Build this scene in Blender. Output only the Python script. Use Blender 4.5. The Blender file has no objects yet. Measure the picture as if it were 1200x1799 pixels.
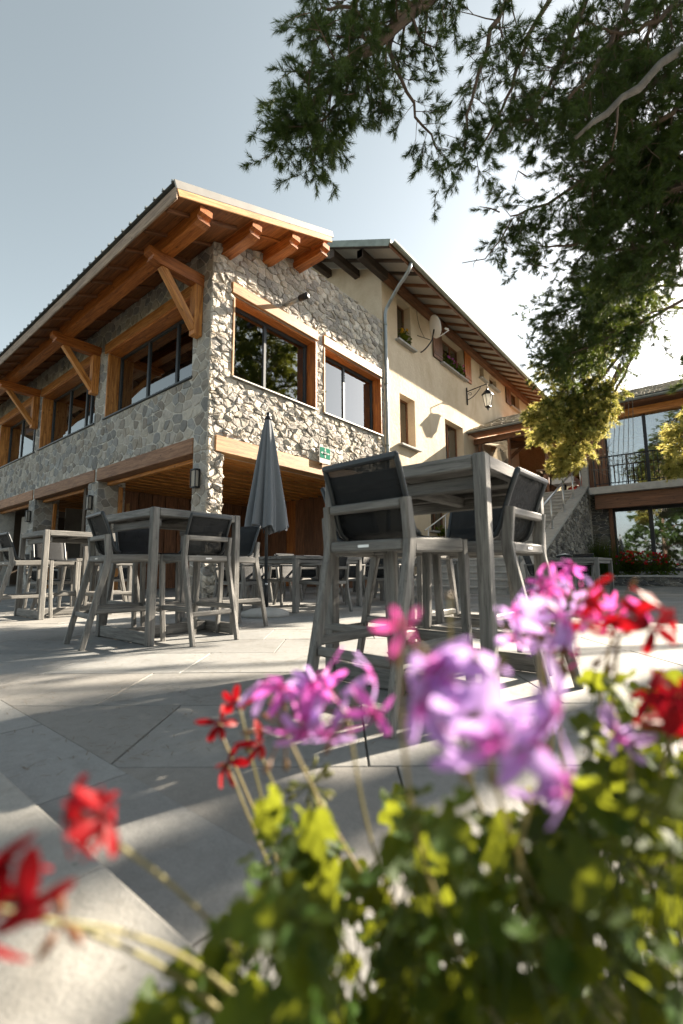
import bpy, bmesh, math, random
import numpy as np
from mathutils import Vector, Matrix, Quaternion
random.seed(11)
RNG = np.random.default_rng(5)
scene = bpy.context.scene
COL = scene.collection
R = math.radians

# ------------------------------------------------------------------ camera, sky, sun, exposure
YAW, PITCH, ROLL, FPX = R(39.127), R(7.198), R(-0.352), 796.68      # measured in a 1200 x 1799 frame
CAM = Vector((-5.186, -7.677, 0.58))
FW = Vector((math.cos(YAW)*math.cos(PITCH), math.sin(YAW)*math.cos(PITCH), math.sin(PITCH)))
_r0 = Vector((math.sin(YAW), -math.cos(YAW), 0)); _u0 = _r0.cross(FW)
RT = math.cos(ROLL)*_r0 + math.sin(ROLL)*_u0
UP = RT.cross(FW)
cd = bpy.data.cameras.new('camera'); cam = bpy.data.objects.new('camera', cd); COL.objects.link(cam)
cam.matrix_world = Matrix((( RT.x, UP.x, -FW.x, CAM.x), (RT.y, UP.y, -FW.y, CAM.y), (RT.z, UP.z, -FW.z, CAM.z), (0, 0, 0, 1)))
cd.sensor_fit = 'VERTICAL'; cd.sensor_height = 36; cd.sensor_width = 24
cd.lens = FPX/1799*36; cd.clip_start = 0.02; cd.clip_end = 3000
cd.dof.use_dof = True; cd.dof.focus_distance = 6.0; cd.dof.aperture_fstop = 2.2
scene.camera = cam

SUN = Vector((3.6, -1.0, 1.92)).normalized()
world = bpy.data.worlds.new('World'); scene.world = world; world.use_nodes = True
wn, wl = world.node_tree.nodes, world.node_tree.links
sky = wn.new('ShaderNodeTexSky'); sky.sky_type = 'NISHITA'; sky.sun_disc = False
sky.sun_elevation = math.asin(SUN.z); sky.sun_rotation = math.atan2(SUN.x, SUN.y)
sky.air_density = 1.0; sky.dust_density = 3.5; sky.ozone_density = 1.2; sky.altitude = 900
hsv = wn.new('ShaderNodeHueSaturation'); hsv.inputs['Saturation'].default_value = 0.38; hsv.inputs['Hue'].default_value = 0.455
wl.new(sky.outputs[0], hsv.inputs['Color']); wl.new(hsv.outputs[0], wn['Background'].inputs['Color'])
wn['Background'].inputs['Strength'].default_value = 0.047
sd = bpy.data.lights.new('sun', 'SUN'); sd.energy = 5.0; sd.angle = R(0.55); sd.color = (1.0, 0.87, 0.70)
sun = bpy.data.objects.new('sun', sd); COL.objects.link(sun)
sun.rotation_euler = SUN.to_track_quat('Z', 'Y').to_euler(); sun.location = (20, -10, 20)
scene.view_settings.view_transform = 'Standard'; scene.view_settings.look = 'None'
scene.view_settings.gamma = 1.0; scene.view_settings.use_curve_mapping = False
scene.view_settings.exposure = 2.4

# ------------------------------------------------------------------ helpers
def at(px, py, d):
    """A point of the place seen in that direction, d metres away along the view axis."""
    return CAM + FW*d + RT*((px-600)/FPX*d) - UP*((py-899.5)/FPX*d)

def V(*a): return Vector(a)
W = {}
def link(o, parent=None, M=None):
    COL.objects.link(o)
    M = M or Matrix()
    W[o.name] = M
    if parent is not None:
        o.parent = parent
        o.matrix_basis = W[parent.name].inverted() @ M
    else:
        o.matrix_basis = M
    return o

def thing(name, loc=(0, 0, 0), rz=0.0, label=None, cat=None, group=None):
    o = bpy.data.objects.new(name, None); o.empty_display_size = 0.1
    link(o, None, Matrix.Translation(Vector(loc)) @ Matrix.Rotation(rz, 4, 'Z'))
    if label: tag(o, label, cat, group)
    return o

def tag(o, label=None, cat=None, group=None, kind=None):
    if label: o['label'] = label
    if cat: o['category'] = cat
    if group: o['group'] = group
    if kind: o['kind'] = kind
    return o

def mesh(name, verts, faces, mat=None, parent=None, M=None, smooth=False, col=None):
    me = bpy.data.meshes.new(name)
    me.from_pydata([tuple(v) for v in verts], [], [tuple(f) for f in faces])
    if mat is not None: me.materials.append(mat)
    if smooth: me.polygons.foreach_set('use_smooth', [True]*len(me.polygons))
    if col is not None:
        a = me.color_attributes.new('Col', 'FLOAT_COLOR', 'POINT')
        c = np.ones((len(me.vertices), 4), np.float32); c[:, :3] = np.asarray(col, np.float32)
        a.data.foreach_set('color', c.ravel())
    o = bpy.data.objects.new(name, me)
    return link(o, parent, M)

class MB:
    """collects shapes that become ONE mesh"""
    def __init__(s): s.v = []; s.f = []
    def add(s, vs, fs):
        n = len(s.v); s.v += [tuple(v) for v in vs]; s.f += [tuple(i+n for i in f) for f in fs]; return s
    def box(s, x0, x1, y0, y1, z0, z1, c=0.0):
        if c > 0:
            vs, fs = cbox(x1-x0, y1-y0, z1-z0, c)
            return s.add([(v[0]+(x0+x1)/2, v[1]+(y0+y1)/2, v[2]+(z0+z1)/2) for v in vs], fs)
        return s.add([(x0,y0,z0),(x1,y0,z0),(x1,y1,z0),(x0,y1,z0),(x0,y0,z1),(x1,y0,z1),(x1,y1,z1),(x0,y1,z1)],
                     [(0,3,2,1),(4,5,6,7),(0,1,5,4),(1,2,6,5),(2,3,7,6),(3,0,4,7)])
    def bar(s, p0, p1, w, h, up=(0,0,1), c=0.0):
        M, L = bar_frame(p0, p1, up)
        vs, fs = cbox(L, w, h, c) if c > 0 else (MB().box(-L/2, L/2, -w/2, w/2, -h/2, h/2).v, BOXF)
        return s.add([M @ Vector(v) for v in vs], fs)
    def tube(s, pts, r, n=8, caps=True):
        vs, fs = tube_geo(pts, r, n, caps); return s.add(vs, fs)
    def lathe(s, prof, n=16, c=(0,0,0)):
        vs = []; fs = []
        for r, z in prof:
            for k in range(n):
                a = 2*math.pi*k/n; vs.append((c[0]+r*math.cos(a), c[1]+r*math.sin(a), c[2]+z))
        for i in range(len(prof)-1):
            for k in range(n):
                fs.append((i*n+k, i*n+(k+1) % n, (i+1)*n+(k+1) % n, (i+1)*n+k))
        fs.append(tuple(range(n))[::-1]); fs.append(tuple((len(prof)-1)*n+k for k in range(n)))
        return s.add(vs, fs)
    def build(s, name, mat, parent=None, M=None, smooth=False):
        return mesh(name, s.v, s.f, mat, parent, M, smooth)

BOXF = [(0,3,2,1),(4,5,6,7),(0,1,5,4),(1,2,6,5),(2,3,7,6),(3,0,4,7)]
_cb = {}
def cbox(L, w, h, c):
    """box with chamfered edges"""
    c = min(c, 0.45*min(L, w, h))
    k = (round(L, 4), round(w, 4), round(h, 4), round(c, 4))
    if k in _cb: return _cb[k]
    bm = bmesh.new(); bmesh.ops.create_cube(bm, size=1)
    bmesh.ops.scale(bm, vec=(L, w, h), verts=bm.verts)
    bmesh.ops.bevel(bm, geom=bm.edges[:], offset=c, segments=1, affect='EDGES', profile=0.5)
    bm.verts.ensure_lookup_table(); bm.verts.index_update()
    r = ([tuple(v.co) for v in bm.verts], [tuple(v.index for v in f.verts) for f in bm.faces]); bm.free()
    _cb[k] = r; return r

def bar_frame(p0, p1, up=(0,0,1)):
    p0 = Vector(p0); p1 = Vector(p1); d = p1-p0; L = d.length; x = d/L
    u = Vector(up)
    if abs(x.dot(u)) > 0.98: u = Vector((0, 1, 0)) if abs(x.y) < 0.9 else Vector((1, 0, 0))
    y = u.cross(x).normalized(); z = x.cross(y); c = (p0+p1)/2
    return Matrix(((x.x,y.x,z.x,c.x),(x.y,y.y,z.y,c.y),(x.z,y.z,z.z,c.z),(0,0,0,1))), L

def bar(name, p0, p1, w, h, mat, parent=None, up=(0,0,1), c=0.008):
    """squared timber / rail from p0 to p1; its own local X runs along the length (grain)"""
    M, L = bar_frame(p0, p1, up)
    if parent is not None and parent.name in LOCAL: M = W[parent.name] @ M
    vs, fs = cbox(L, w, h, c)
    return mesh(name, vs, fs, mat, parent, M)
LOCAL = set()

def box(name, x0, x1, y0, y1, z0, z1, mat, parent=None, c=0.0):
    m = MB().box(x0-(x0+x1)/2, x1-(x0+x1)/2, y0-(y0+y1)/2, y1-(y0+y1)/2, z0-(z0+z1)/2, z1-(z0+z1)/2, c)
    M = Matrix.Translation(((x0+x1)/2, (y0+y1)/2, (z0+z1)/2))
    if parent is not None and parent.name in LOCAL: M = W[parent.name] @ M
    return m.build(name, mat, parent, M)

def tube_geo(pts, r, n=8, caps=True):
    pts = [Vector(p) for p in pts]; m = len(pts); rr = r if isinstance(r, (list, tuple)) else [r]*m
    vs = []; fs = []; pu = None
    for i, p in enumerate(pts):
        t = (pts[min(i+1, m-1)]-pts[max(i-1, 0)]).normalized()
        if pu is None: pu = Vector((0,0,1)) if abs(t.z) < 0.9 else Vector((1,0,0))
        s = t.cross(pu).normalized(); u = s.cross(t).normalized(); pu = u
        for k in range(n):
            a = 2*math.pi*k/n; vs.append(p+(s*math.cos(a)+u*math.sin(a))*rr[i])
    for i in range(m-1):
        for k in range(n): fs.append((i*n+k, i*n+(k+1) % n, (i+1)*n+(k+1) % n, (i+1)*n+k))
    if caps: fs.append(tuple(range(n))[::-1]); fs.append(tuple((m-1)*n+k for k in range(n)))
    return vs, fs

def tube(name, pts, r, mat, parent=None, n=8, smooth=True):
    M = W[parent.name] if (parent is not None and parent.name in LOCAL) else None
    vs, fs = tube_geo(pts, r, n); return mesh(name, vs, fs, mat, parent, M, smooth)

def bez(p0, p1, p2, n=8):
    p0, p1, p2 = Vector(p0), Vector(p1), Vector(p2)
    return [(1-t)**2*p0+2*t*(1-t)*p1+t*t*p2 for t in [i/(n-1) for i in range(n)]]

def copy_tree(o, loc, rz, label=None):
    """a thing with copies of its parts and sub-parts (mesh data shared)"""
    c = o.copy(); COL.objects.link(c)
    M = Matrix.Translation(Vector(loc)) @ Matrix.Rotation(rz, 4, 'Z'); c.matrix_basis = M; W[c.name] = M
    if label: c['label'] = label
    for ch in list(o.children):
        d = ch.copy(); COL.objects.link(d); d.parent = c
        for g in list(ch.children):
            e = g.copy(); COL.objects.link(e); e.parent = d
    return c

# ------------------------------------------------------------------ materials
def nmat(name):
    m = bpy.data.materials.new(name); m.use_nodes = True
    return m, m.node_tree.nodes, m.node_tree.links, m.node_tree.nodes['Principled BSDF']

def ramp(N, stops):
    r = N.new('ShaderNodeValToRGB'); e = r.color_ramp.elements
    while len(e) < len(stops): e.new(0.5)
    for el, (p, c) in zip(e, stops): el.position = p; el.color = (*c, 1)
    return r

def noise(N, L, coord, scale, detail=5, rough=0.6, dist=0.0):
    n = N.new('ShaderNodeTexNoise'); n.inputs['Scale'].default_value = scale; n.inputs['Detail'].default_value = detail
    n.inputs['Roughness'].default_value = rough; n.inputs['Distortion'].default_value = dist
    L.new(coord, n.inputs['Vector']); return n

def mixc(N, L, a, b, fac, mode='MIX'):
    m = N.new('ShaderNodeMix'); m.data_type = 'RGBA'; m.blend_type = mode
    for s, v in ((m.inputs[0], fac), (m.inputs[6], a), (m.inputs[7], b)):
        if isinstance(v, (int, float)): s.default_value = v
        elif isinstance(v, tuple): s.default_value = (*v, 1)
        else: L.new(v, s)
    return m.outputs[2]

def bump(N, L, h, strength, dist=0.01, prev=None):
    b = N.new('ShaderNodeBump'); b.inputs['Strength'].default_value = strength; b.inputs['Distance'].default_value = dist
    L.new(h, b.inputs['Height'])
    if prev: L.new(prev, b.inputs['Normal'])
    return b.outputs[0]

def objcoord(N, L, scale=(1,1,1), rnd=True):
    tc = N.new('ShaderNodeTexCoord'); mp = N.new('ShaderNodeMapping'); mp.inputs['Scale'].default_value = scale
    L.new(tc.outputs['Object'], mp.inputs['Vector'])
    if rnd:
        oi = N.new('ShaderNodeObjectInfo'); mu = N.new('ShaderNodeMath'); mu.operation = 'MULTIPLY'; mu.inputs[1].default_value = 37.0
        L.new(oi.outputs['Random'], mu.inputs[0]); cb = N.new('ShaderNodeCombineXYZ')
        for k in range(3): L.new(mu.outputs[0], cb.inputs[k])
        L.new(cb.outputs[0], mp.inputs['Location'])
    return mp.outputs[0]

def wood(name, dark, light, scale=1.0, rough=0.6, knots=True, grain=1.0, var=0.25):
    m, N, L, B = nmat(name)
    c = objcoord(N, L, (1.1*scale, 14*scale, 14*scale))
    n1 = noise(N, L, c, 1.6, 6, 0.62, 0.6)
    c2 = objcoord(N, L, (3*scale, 60*scale, 60*scale)); n2 = noise(N, L, c2, 2.0, 4, 0.7)
    r1 = ramp(N, [(0.36, tuple(x*0.8 for x in dark)), (0.66, light)]); L.new(n1.outputs[0], r1.inputs[0])
    col = mixc(N, L, r1.outputs[0], n2.outputs[0], 0.38*grain, 'OVERLAY')
    if knots:
        c3 = objcoord(N, L, (2.2*scale, 5*scale, 5*scale)); vo = N.new('ShaderNodeTexVoronoi'); vo.inputs['Scale'].default_value = 1.3
        L.new(c3, vo.inputs['Vector']); rk = ramp(N, [(0.05, (1,1,1)), (0.15, (0,0,0))]); L.new(vo.outputs['Distance'], rk.inputs[0])
        col = mixc(N, L, col, tuple(x*0.45 for x in dark), rk.outputs[0])
    c4 = objcoord(N, L, (0.55*scale, 22*scale, 22*scale)); n4 = noise(N, L, c4, 1.0, 3, 0.5, 0.25)
    rc_ = ramp(N, [(0.485, (0,0,0)), (0.5, (1,1,1)), (0.515, (0,0,0))]); L.new(n4.outputs[0], rc_.inputs[0])
    col = mixc(N, L, col, tuple(x*0.3 for x in dark), mixc(N, L, (0.0,0.0,0.0), rc_.outputs[0], 0.7))
    oi = N.new('ShaderNodeObjectInfo'); mr = N.new('ShaderNodeMapRange'); mr.inputs[3].default_value = 1-var; mr.inputs[4].default_value = 1+var
    L.new(oi.outputs['Random'], mr.inputs[0]); hs = N.new('ShaderNodeHueSaturation'); L.new(mr.outputs[0], hs.inputs['Value']); L.new(col, hs.inputs['Color'])
    L.new(hs.outputs[0], B.inputs['Base Color']); B.inputs['Roughness'].default_value = rough
    L.new(bump(N, L, n2.outputs[0], 0.35, 0.004), B.inputs['Normal'])
    return m

def stone_mat(name, bscale=16, bstr=0.6, attr=True, base=(0.35,0.32,0.28)):
    m, N, L, B = nmat(name)
    c = objcoord(N, L, rnd=False)
    if attr:
        a = N.new('ShaderNodeAttribute'); a.attribute_name = 'Col'; src = a.outputs['Color']
    else:
        src = base
    n1 = noise(N, L, c, 7, 8, 0.68, 0.5); n2 = noise(N, L, c, bscale*2.2, 6, 0.7)
    r = ramp(N, [(0.28, (0.55,0.53,0.50)), (0.5, (1,1,1)), (0.78, (1.25,1.2,1.1))]); L.new(n1.outputs[0], r.inputs[0])
    col = mixc(N, L, src, r.outputs[0], 0.85, 'MULTIPLY')
    col = mixc(N, L, col, n2.outputs[0], 0.25, 'OVERLAY')
    L.new(col, B.inputs['Base Color']); B.inputs['Roughness'].default_value = 0.9
    n3 = noise(N, L, c, bscale, 9, 0.65, 0.8)
    L.new(bump(N, L, n3.outputs[0], bstr, 0.05), B.inputs['Normal'])
    return m

def plain(name, col, rough=0.5, metal=0.0, nscale=8, namt=0.15, bmp=0.0, bdist=0.005):
    m, N, L, B = nmat(name); c = objcoord(N, L)
    n = noise(N, L, c, nscale, 6, 0.6); r = ramp(N, [(0.25, tuple(x*(1-namt) for x in col)), (0.75, tuple(min(1, x*(1+namt)) for x in col))])
    L.new(n.outputs[0], r.inputs[0]); L.new(r.outputs[0], B.inputs['Base Color'])
    B.inputs['Roughness'].default_value = rough; B.inputs['Metallic'].default_value = metal
    if bmp:
        n2 = noise(N, L, c, nscale*6, 5, 0.65); L.new(bump(N, L, n2.outputs[0], bmp, bdist), B.inputs['Normal'])
    return m

def render_mat(name, light, dark):
    """rough lime render with water stains of its own shape"""
    m, N, L, B = nmat(name); c = objcoord(N, L, rnd=False)
    n1 = noise(N, L, c, 0.55, 7, 0.6, 0.4); cs = objcoord(N, L, (1.0, 1.0, 0.55), rnd=False); n2 = noise(N, L, cs, 0.9, 7, 0.62, 0.8)
    r1 = ramp(N, [(0.3, dark), (0.68, light)]); L.new(n1.outputs[0], r1.inputs[0])
    r2 = ramp(N, [(0.35, (0.66,0.57,0.45)), (0.6, (1,1,1))]); L.new(n2.outputs[0], r2.inputs[0])
    col = mixc(N, L, r1.outputs[0], r2.outputs[0], 0.45, 'MULTIPLY')
    n4 = noise(N, L, c, 22, 5, 0.7); col = mixc(N, L, col, n4.outputs[0], 0.16, 'OVERLAY')
    L.new(col, B.inputs['Base Color']); B.inputs['Roughness'].default_value = 0.95
    n3 = noise(N, L, c, 9, 7, 0.6); n5 = noise(N, L, c, 40, 4, 0.6)
    L.new(bump(N, L, n5.outputs[0], 0.35, 0.012, bump(N, L, n3.outputs[0], 0.45, 0.04)), B.inputs['Normal'])
    return m

def glass_mat(name, tint=(0.75,0.8,0.8), refl=0.16):
    m = bpy.data.materials.new(name); m.use_nodes = True; N = m.node_tree.nodes; L = m.node_tree.links; N.clear()
    o = N.new('ShaderNodeOutputMaterial'); g = N.new('ShaderNodeBsdfGlossy'); g.inputs['Roughness'].default_value = 0.0; g.inputs['Color'].default_value = (0.95,0.97,0.97,1)
    t = N.new('ShaderNodeBsdfTransparent'); t.inputs['Color'].default_value = (*tint, 1)
    f = N.new('ShaderNodeFresnel'); f.inputs['IOR'].default_value = 1.55
    mr = N.new('ShaderNodeMapRange'); mr.inputs[1].default_value = 0.04; mr.inputs[2].default_value = 1; mr.inputs[3].default_value = refl; mr.inputs[4].default_value = 1
    L.new(f.outputs[0], mr.inputs[0]); mx = N.new('ShaderNodeMixShader'); L.new(mr.outputs[0], mx.inputs[0]); L.new(t.outputs[0], mx.inputs[1]); L.new(g.outputs[0], mx.inputs[2])
    tc = N.new('ShaderNodeTexCoord'); n = noise(N, L, tc.outputs['Object'], 0.7, 1, 0.4); b = bump(N, L, n.outputs[0], 0.06, 0.02); L.new(b, g.inputs['Normal'])
    L.new(mx.outputs[0], o.inputs[0]); return m

def leaf_mat(name, c1, c2, trans=0.45, tcol=None, rough=0.45, nscale=20, spec=0.4):
    m = bpy.data.materials.new(name); m.use_nodes = True; N = m.node_tree.nodes; L = m.node_tree.links; B = N['Principled BSDF']; o = N['Material Output']
    oi = N.new('ShaderNodeObjectInfo'); c = objcoord(N, L); n = noise(N, L, c, nscale, 4, 0.6)
    ad = N.new('ShaderNodeMath'); ad.operation = 'MULTIPLY_ADD'; ad.inputs[1].default_value = 0.5; L.new(oi.outputs['Random'], ad.inputs[0])
    ml = N.new('ShaderNodeMath'); ml.operation = 'MULTIPLY'; ml.inputs[1].default_value = 0.6; L.new(n.outputs[0], ml.inputs[0]); L.new(ml.outputs[0], ad.inputs[2])
    r = ramp(N, [(0.2, c1), (0.85, c2)]); L.new(ad.outputs[0], r.inputs[0])
    L.new(r.outputs[0], B.inputs['Base Color']); B.inputs['Roughness'].default_value = rough; B.inputs['Specular IOR Level'].default_value = spec
    t = N.new('ShaderNodeBsdfTranslucent')
    if tcol: t.inputs['Color'].default_value = (*tcol, 1)
    else: L.new(r.outputs[0], t.inputs['Color'])
    mx = N.new('ShaderNodeMixShader'); mx.inputs[0].default_value = trans
    L.new(B.outputs[0], mx.inputs[1]); L.new(t.outputs[0], mx.inputs[2]); L.new(mx.outputs[0], o.inputs[0]); return m

M = {}
M['larch'] = wood('larch_timber', (0.38,0.13,0.024), (0.64,0.29,0.075), 1.0, 0.5)
M['larch_red'] = wood('stained_larch', (0.32,0.088,0.016), (0.55,0.195,0.045), 1.0, 0.42)
M['larch_pale'] = wood('pale_larch', (0.42,0.19,0.065), (0.62,0.36,0.15), 1.0, 0.6)
M['lintel_grey'] = wood('weathered_lintel', (0.24,0.115,0.06), (0.40,0.22,0.125), 1.0, 0.7)
M['fascia'] = wood('weathered_fascia', (0.20,0.15,0.12), (0.36,0.27,0.20), 1.0, 0.8)
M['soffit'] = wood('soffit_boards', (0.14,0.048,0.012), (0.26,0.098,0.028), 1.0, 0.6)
M['dark_timber'] = wood('dark_timber', (0.045,0.03,0.022), (0.09,0.06,0.042), 1.0, 0.7)
M['brown_timber'] = wood('brown_timber', (0.13,0.055,0.025), (0.24,0.105,0.048), 1.0, 0.6)
M['teak'] = wood('weathered_teak', (0.125,0.121,0.113), (0.215,0.208,0.194), 2.2, 0.62, knots=False, grain=0.9, var=0.12)
M['stone'] = stone_mat('split_stone', 14, 0.5)
M['stone_flat'] = stone_mat('dressed_stone', 22, 0.4)
M['mortar'] = stone_mat('mortar', 30, 0.4, attr=False, base=(0.54,0.525,0.49))
M['render'] = render_mat('lime_render', (0.70,0.59,0.45), (0.58,0.47,0.335))
M['concrete'] = plain('concrete', (0.36,0.35,0.33), 0.9, 0, 6, 0.2, 0.3)
M['render_grey'] = plain('grey_render', (0.40,0.37,0.33), 0.9, 0, 3, 0.15, 0.3)
M['anthracite'] = plain('anthracite_frame', (0.035,0.042,0.048), 0.4, 0.3)
M['black_metal'] = plain('black_metal', (0.018,0.018,0.02), 0.45, 0.4)
M['zinc'] = plain('zinc', (0.30,0.33,0.34), 0.45, 0.6, 5, 0.2)
M['zinc_green'] = plain('aged_zinc', (0.26,0.29,0.26), 0.55, 0.4, 5, 0.25)
M['steel'] = plain('brushed_steel', (0.55,0.56,0.56), 0.28, 0.95)
M['flashing'] = plain('beige_flashing', (0.36,0.34,0.31), 0.4, 0.5, 3, 0.1)
M['white'] = plain('white_paint', (0.75,0.74,0.72), 0.5, 0, 3, 0.05)
M['panel_white'] = plain('white_soffit_panel', (0.34,0.315,0.275), 0.8, 0, 2, 0.12)
M['glass'] = glass_mat('window_glass', (0.86,0.88,0.88), 0.22)
M['glass_rail'] = glass_mat('clear_glass', (0.9,0.93,0.92), 0.10)
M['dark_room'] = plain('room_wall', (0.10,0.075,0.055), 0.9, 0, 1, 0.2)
M['fabric_grey'] = plain('parasol_cloth', (0.15,0.165,0.185), 0.85, 0, 120, 0.2, 0.15)
M['curtain'] = leaf_mat('curtain_cloth', (0.62,0.60,0.56), (0.72,0.70,0.66), 0.3, (0.7,0.68,0.62), 0.9, 4, 0.1)
M['needle'] = leaf_mat('pine_needles', (0.010,0.028,0.010), (0.045,0.085,0.018), 0.22, (0.18,0.24,0.03), 0.5, 1.2)
M['bark'] = plain('pine_bark', (0.15,0.105,0.08), 0.95, 0, 10, 0.4, 0.8, 0.02)
M['bark_grey'] = plain('dead_branch_bark', (0.155,0.14,0.125), 0.95, 0, 14, 0.35, 0.7, 0.01)
M['ground'] = plain('earth_ground', (0.10,0.095,0.06), 1.0, 0, 0.6, 0.4, 0.4, 0.05)

def mesh_cloth():
    """woven sling: opaque enough to read black, lets a little light through"""
    m, N, L, B = nmat('sling_mesh'); c = objcoord(N, L, rnd=False)
    n = noise(N, L, c, 40, 3, 0.5); r = ramp(N, [(0.3, (0.012,0.013,0.015)), (0.7, (0.024,0.027,0.03))]); L.new(n.outputs[0], r.inputs[0])
    L.new(r.outputs[0], B.inputs['Base Color']); B.inputs['Roughness'].default_value = 0.65; B.inputs['Specular IOR Level'].default_value = 0.2
    w = N.new('ShaderNodeTexWave'); w.inputs['Scale'].default_value = 160; L.new(c, w.inputs['Vector'])
    L.new(bump(N, L, w.outputs['Fac'], 0.3, 0.001), B.inputs['Normal'])
    t = N.new('ShaderNodeBsdfTransparent'); t.inputs['Color'].default_value = (0.9,0.93,0.95,1); mx = N.new('ShaderNodeMixShader'); mx.inputs[0].default_value = 0.17
    L.new(B.outputs[0], mx.inputs[1]); L.new(t.outputs[0], mx.inputs[2]); L.new(mx.outputs[0], N['Material Output'].inputs[0]); return m
M['sling'] = mesh_cloth()

def paving_mat(name, base, lite):
    m, N, L, B = nmat(name); tc = N.new('ShaderNodeNewGeometry'); c = tc.outputs['Position']
    n1 = noise(N, L, c, 1.1, 7, 0.62, 0.4); n2 = noise(N, L, c, 26, 6, 0.7); n3 = noise(N, L, c, 160, 3, 0.7)
    r1 = ramp(N, [(0.28, base), (0.72, lite)]); L.new(n1.outputs[0], r1.inputs[0])
    a = N.new('ShaderNodeAttribute'); a.attribute_name = 'Col'
    col = mixc(N, L, r1.outputs[0], a.outputs['Color'], 1.0, 'MULTIPLY')
    col = mixc(N, L, col, n2.outputs[0], 0.22, 'OVERLAY'); col = mixc(N, L, col, n3.outputs[0], 0.25, 'OVERLAY')
    vo = N.new('ShaderNodeTexVoronoi'); vo.inputs['Scale'].default_value = 22; L.new(c, vo.inputs['Vector'])
    rs = ramp(N, [(0.07, (0.45,0.43,0.4)), (0.14, (1,1,1))]); L.new(vo.outputs['Distance'], rs.inputs[0])
    n4 = noise(N, L, c, 5, 3, 0.5); rm = ramp(N, [(0.56, (0,0,0)), (0.66, (1,1,1))]); L.new(n4.outputs[0], rm.inputs[0])
    col = mixc(N, L, col, mixc(N, L, col, rs.outputs[0], 1.0, 'MULTIPLY'), rm.outputs[0])
    n6 = noise(N, L, c, 3.2, 6, 0.65, 1.2); rst = ramp(N, [(0.30, (0.68,0.66,0.62)), (0.46, (1,1,1)), (0.7, (1,1,1)), (0.8, (1.15,1.14,1.1))]); L.new(n6.outputs[0], rst.inputs[0])
    col = mixc(N, L, col, rst.outputs[0], 0.75, 'MULTIPLY')
    L.new(col, B.inputs['Base Color']); B.inputs['Roughness'].default_value = 0.82
    L.new(bump(N, L, n3.outputs[0], 0.35, 0.003, bump(N, L, n2.outputs[0], 0.4, 0.008)), B.inputs['Normal']); return m
M['paving'] = paving_mat('terrace_stone', (0.17,0.17,0.165), (0.26,0.258,0.248))
M['coping'] = paving_mat('coping_stone', (0.23,0.225,0.21), (0.32,0.312,0.29))
M['joint'] = plain('paving_joint', (0.085,0.078,0.068), 0.95, 0, 20, 0.3, 0.4)

# ------------------------------------------------------------------ ground and terrace
def clip_poly(poly, nx, ny, c):
    """keep nx*x + ny*y <= c"""
    out = []; n = len(poly)
    for i in range(n):
        a = poly[i]; b = poly[(i+1) % n]; da = nx*a[0]+ny*a[1]-c; db = nx*b[0]+ny*b[1]-c
        if da <= 0: out.append(a)
        if (da < 0 < db) or (db < 0 < da):
            t = da/(da-db); out.append((a[0]+(b[0]-a[0])*t, a[1]+(b[1]-a[1])*t))
    return out
def parea(p): return 0.5*sum(p[i][0]*p[(i+1) % len(p)][1]-p[(i+1) % len(p)][0]*p[i][1] for i in range(len(p)))
def cent(p):
    return (sum(q[0] for q in p)/len(p), sum(q[1] for q in p)/len(p))
def shown(p3, area):
    v = Vector(p3)-CAM; d = v.dot(FW)
    if d < 0.1: return 0.0
    x = 600+FPX*v.dot(RT)/d; y = 899.5-FPX*v.dot(UP)/d
    if not (-60 < x < 1260 and -60 < y < 1860): return 0.0
    return area/d/d

g = mesh('ground', [(-600,-600,-0.35),(600,-600,-0.35),(600,600,-0.35),(-600,600,-0.35)], [(0,1,2,3)], M['ground']); g['kind'] = 'structure'
ter = MB().box(-4.78, 26, -15, 20, -0.34, -0.008).build('terrace', M['joint']); ter['kind'] = 'structure'

def slab_geo(poly, z, gap=0.003, ch=0.002, depth=0.03, tilt=(0,0)):
    c = cent(poly); n = len(poly)
    def inset(p, k):
        d = math.hypot(p[0]-c[0], p[1]-c[1]); s = max(0, 1-k/d); return (c[0]+(p[0]-c[0])*s, c[1]+(p[1]-c[1])*s)
    a = [inset(p, gap*1.4) for p in poly]; b = [inset(p, gap*1.4+ch) for p in poly]
    vs = [(x, y, z-depth) for x, y in a]+[(x, y, z-ch*0.8) for x, y in a]+[(x, y, z+tilt[0]*(x-c[0])+tilt[1]*(y-c[1])) for x, y in b]
    fs = [tuple(range(2*n, 3*n))]
    for i in range(n):
        j = (i+1) % n; fs += [(i, j, n+j, n+i), (n+i, n+j, 2*n+j, 2*n+i)]
    return vs, fs

slabs = []
ua = R(129.0); U2 = (math.cos(ua), math.sin(ua)); N2 = (math.cos(ua-math.pi/2), math.sin(ua-math.pi/2))
PITCHR = 0.622
for i in range(-16, 24):
    o = -6.187+i*PITCHR; s = -22+((i*0.37) % 1)*0.9
    while s < 16:
        Ls = random.choice([0.78, 0.93, 0.93, 1.1, 1.24]); q = []
        for ds, dn in ((0,0),(Ls,0),(Ls,PITCHR),(0,PITCHR)):
            a = s+ds; b = o+dn; q.append((U2[0]*a+N2[0]*b, U2[1]*a+N2[1]*b))
        if parea(q) < 0: q = q[::-1]
        s += Ls
        q = clip_poly(q, -1, 0, 4.50)            # x >= -4.50 : the edging course
        if len(q) > 2: q = clip_poly(q, 1, 0, 14.0)
        if len(q) > 2: q = clip_poly(q, 0, -1, 14.5)
        if len(q) > 2: q = clip_poly(q, 0, 1, 14.0)
        if len(q) > 2 and abs(parea(q)) > 0.01: slabs.append((q, 0.0))
y = -14.5+0.02
while y < 14:
    slabs.append(([(-4.775, y), (-4.50, y), (-4.50, y+0.68), (-4.775, y+0.68)], 0.001)); y += 0.68
slabs.sort(key=lambda s: -shown((*cent(s[0]), 0), abs(parea(s[0]))))
rest_v, rest_f, rest_c = [], [], []
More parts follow.
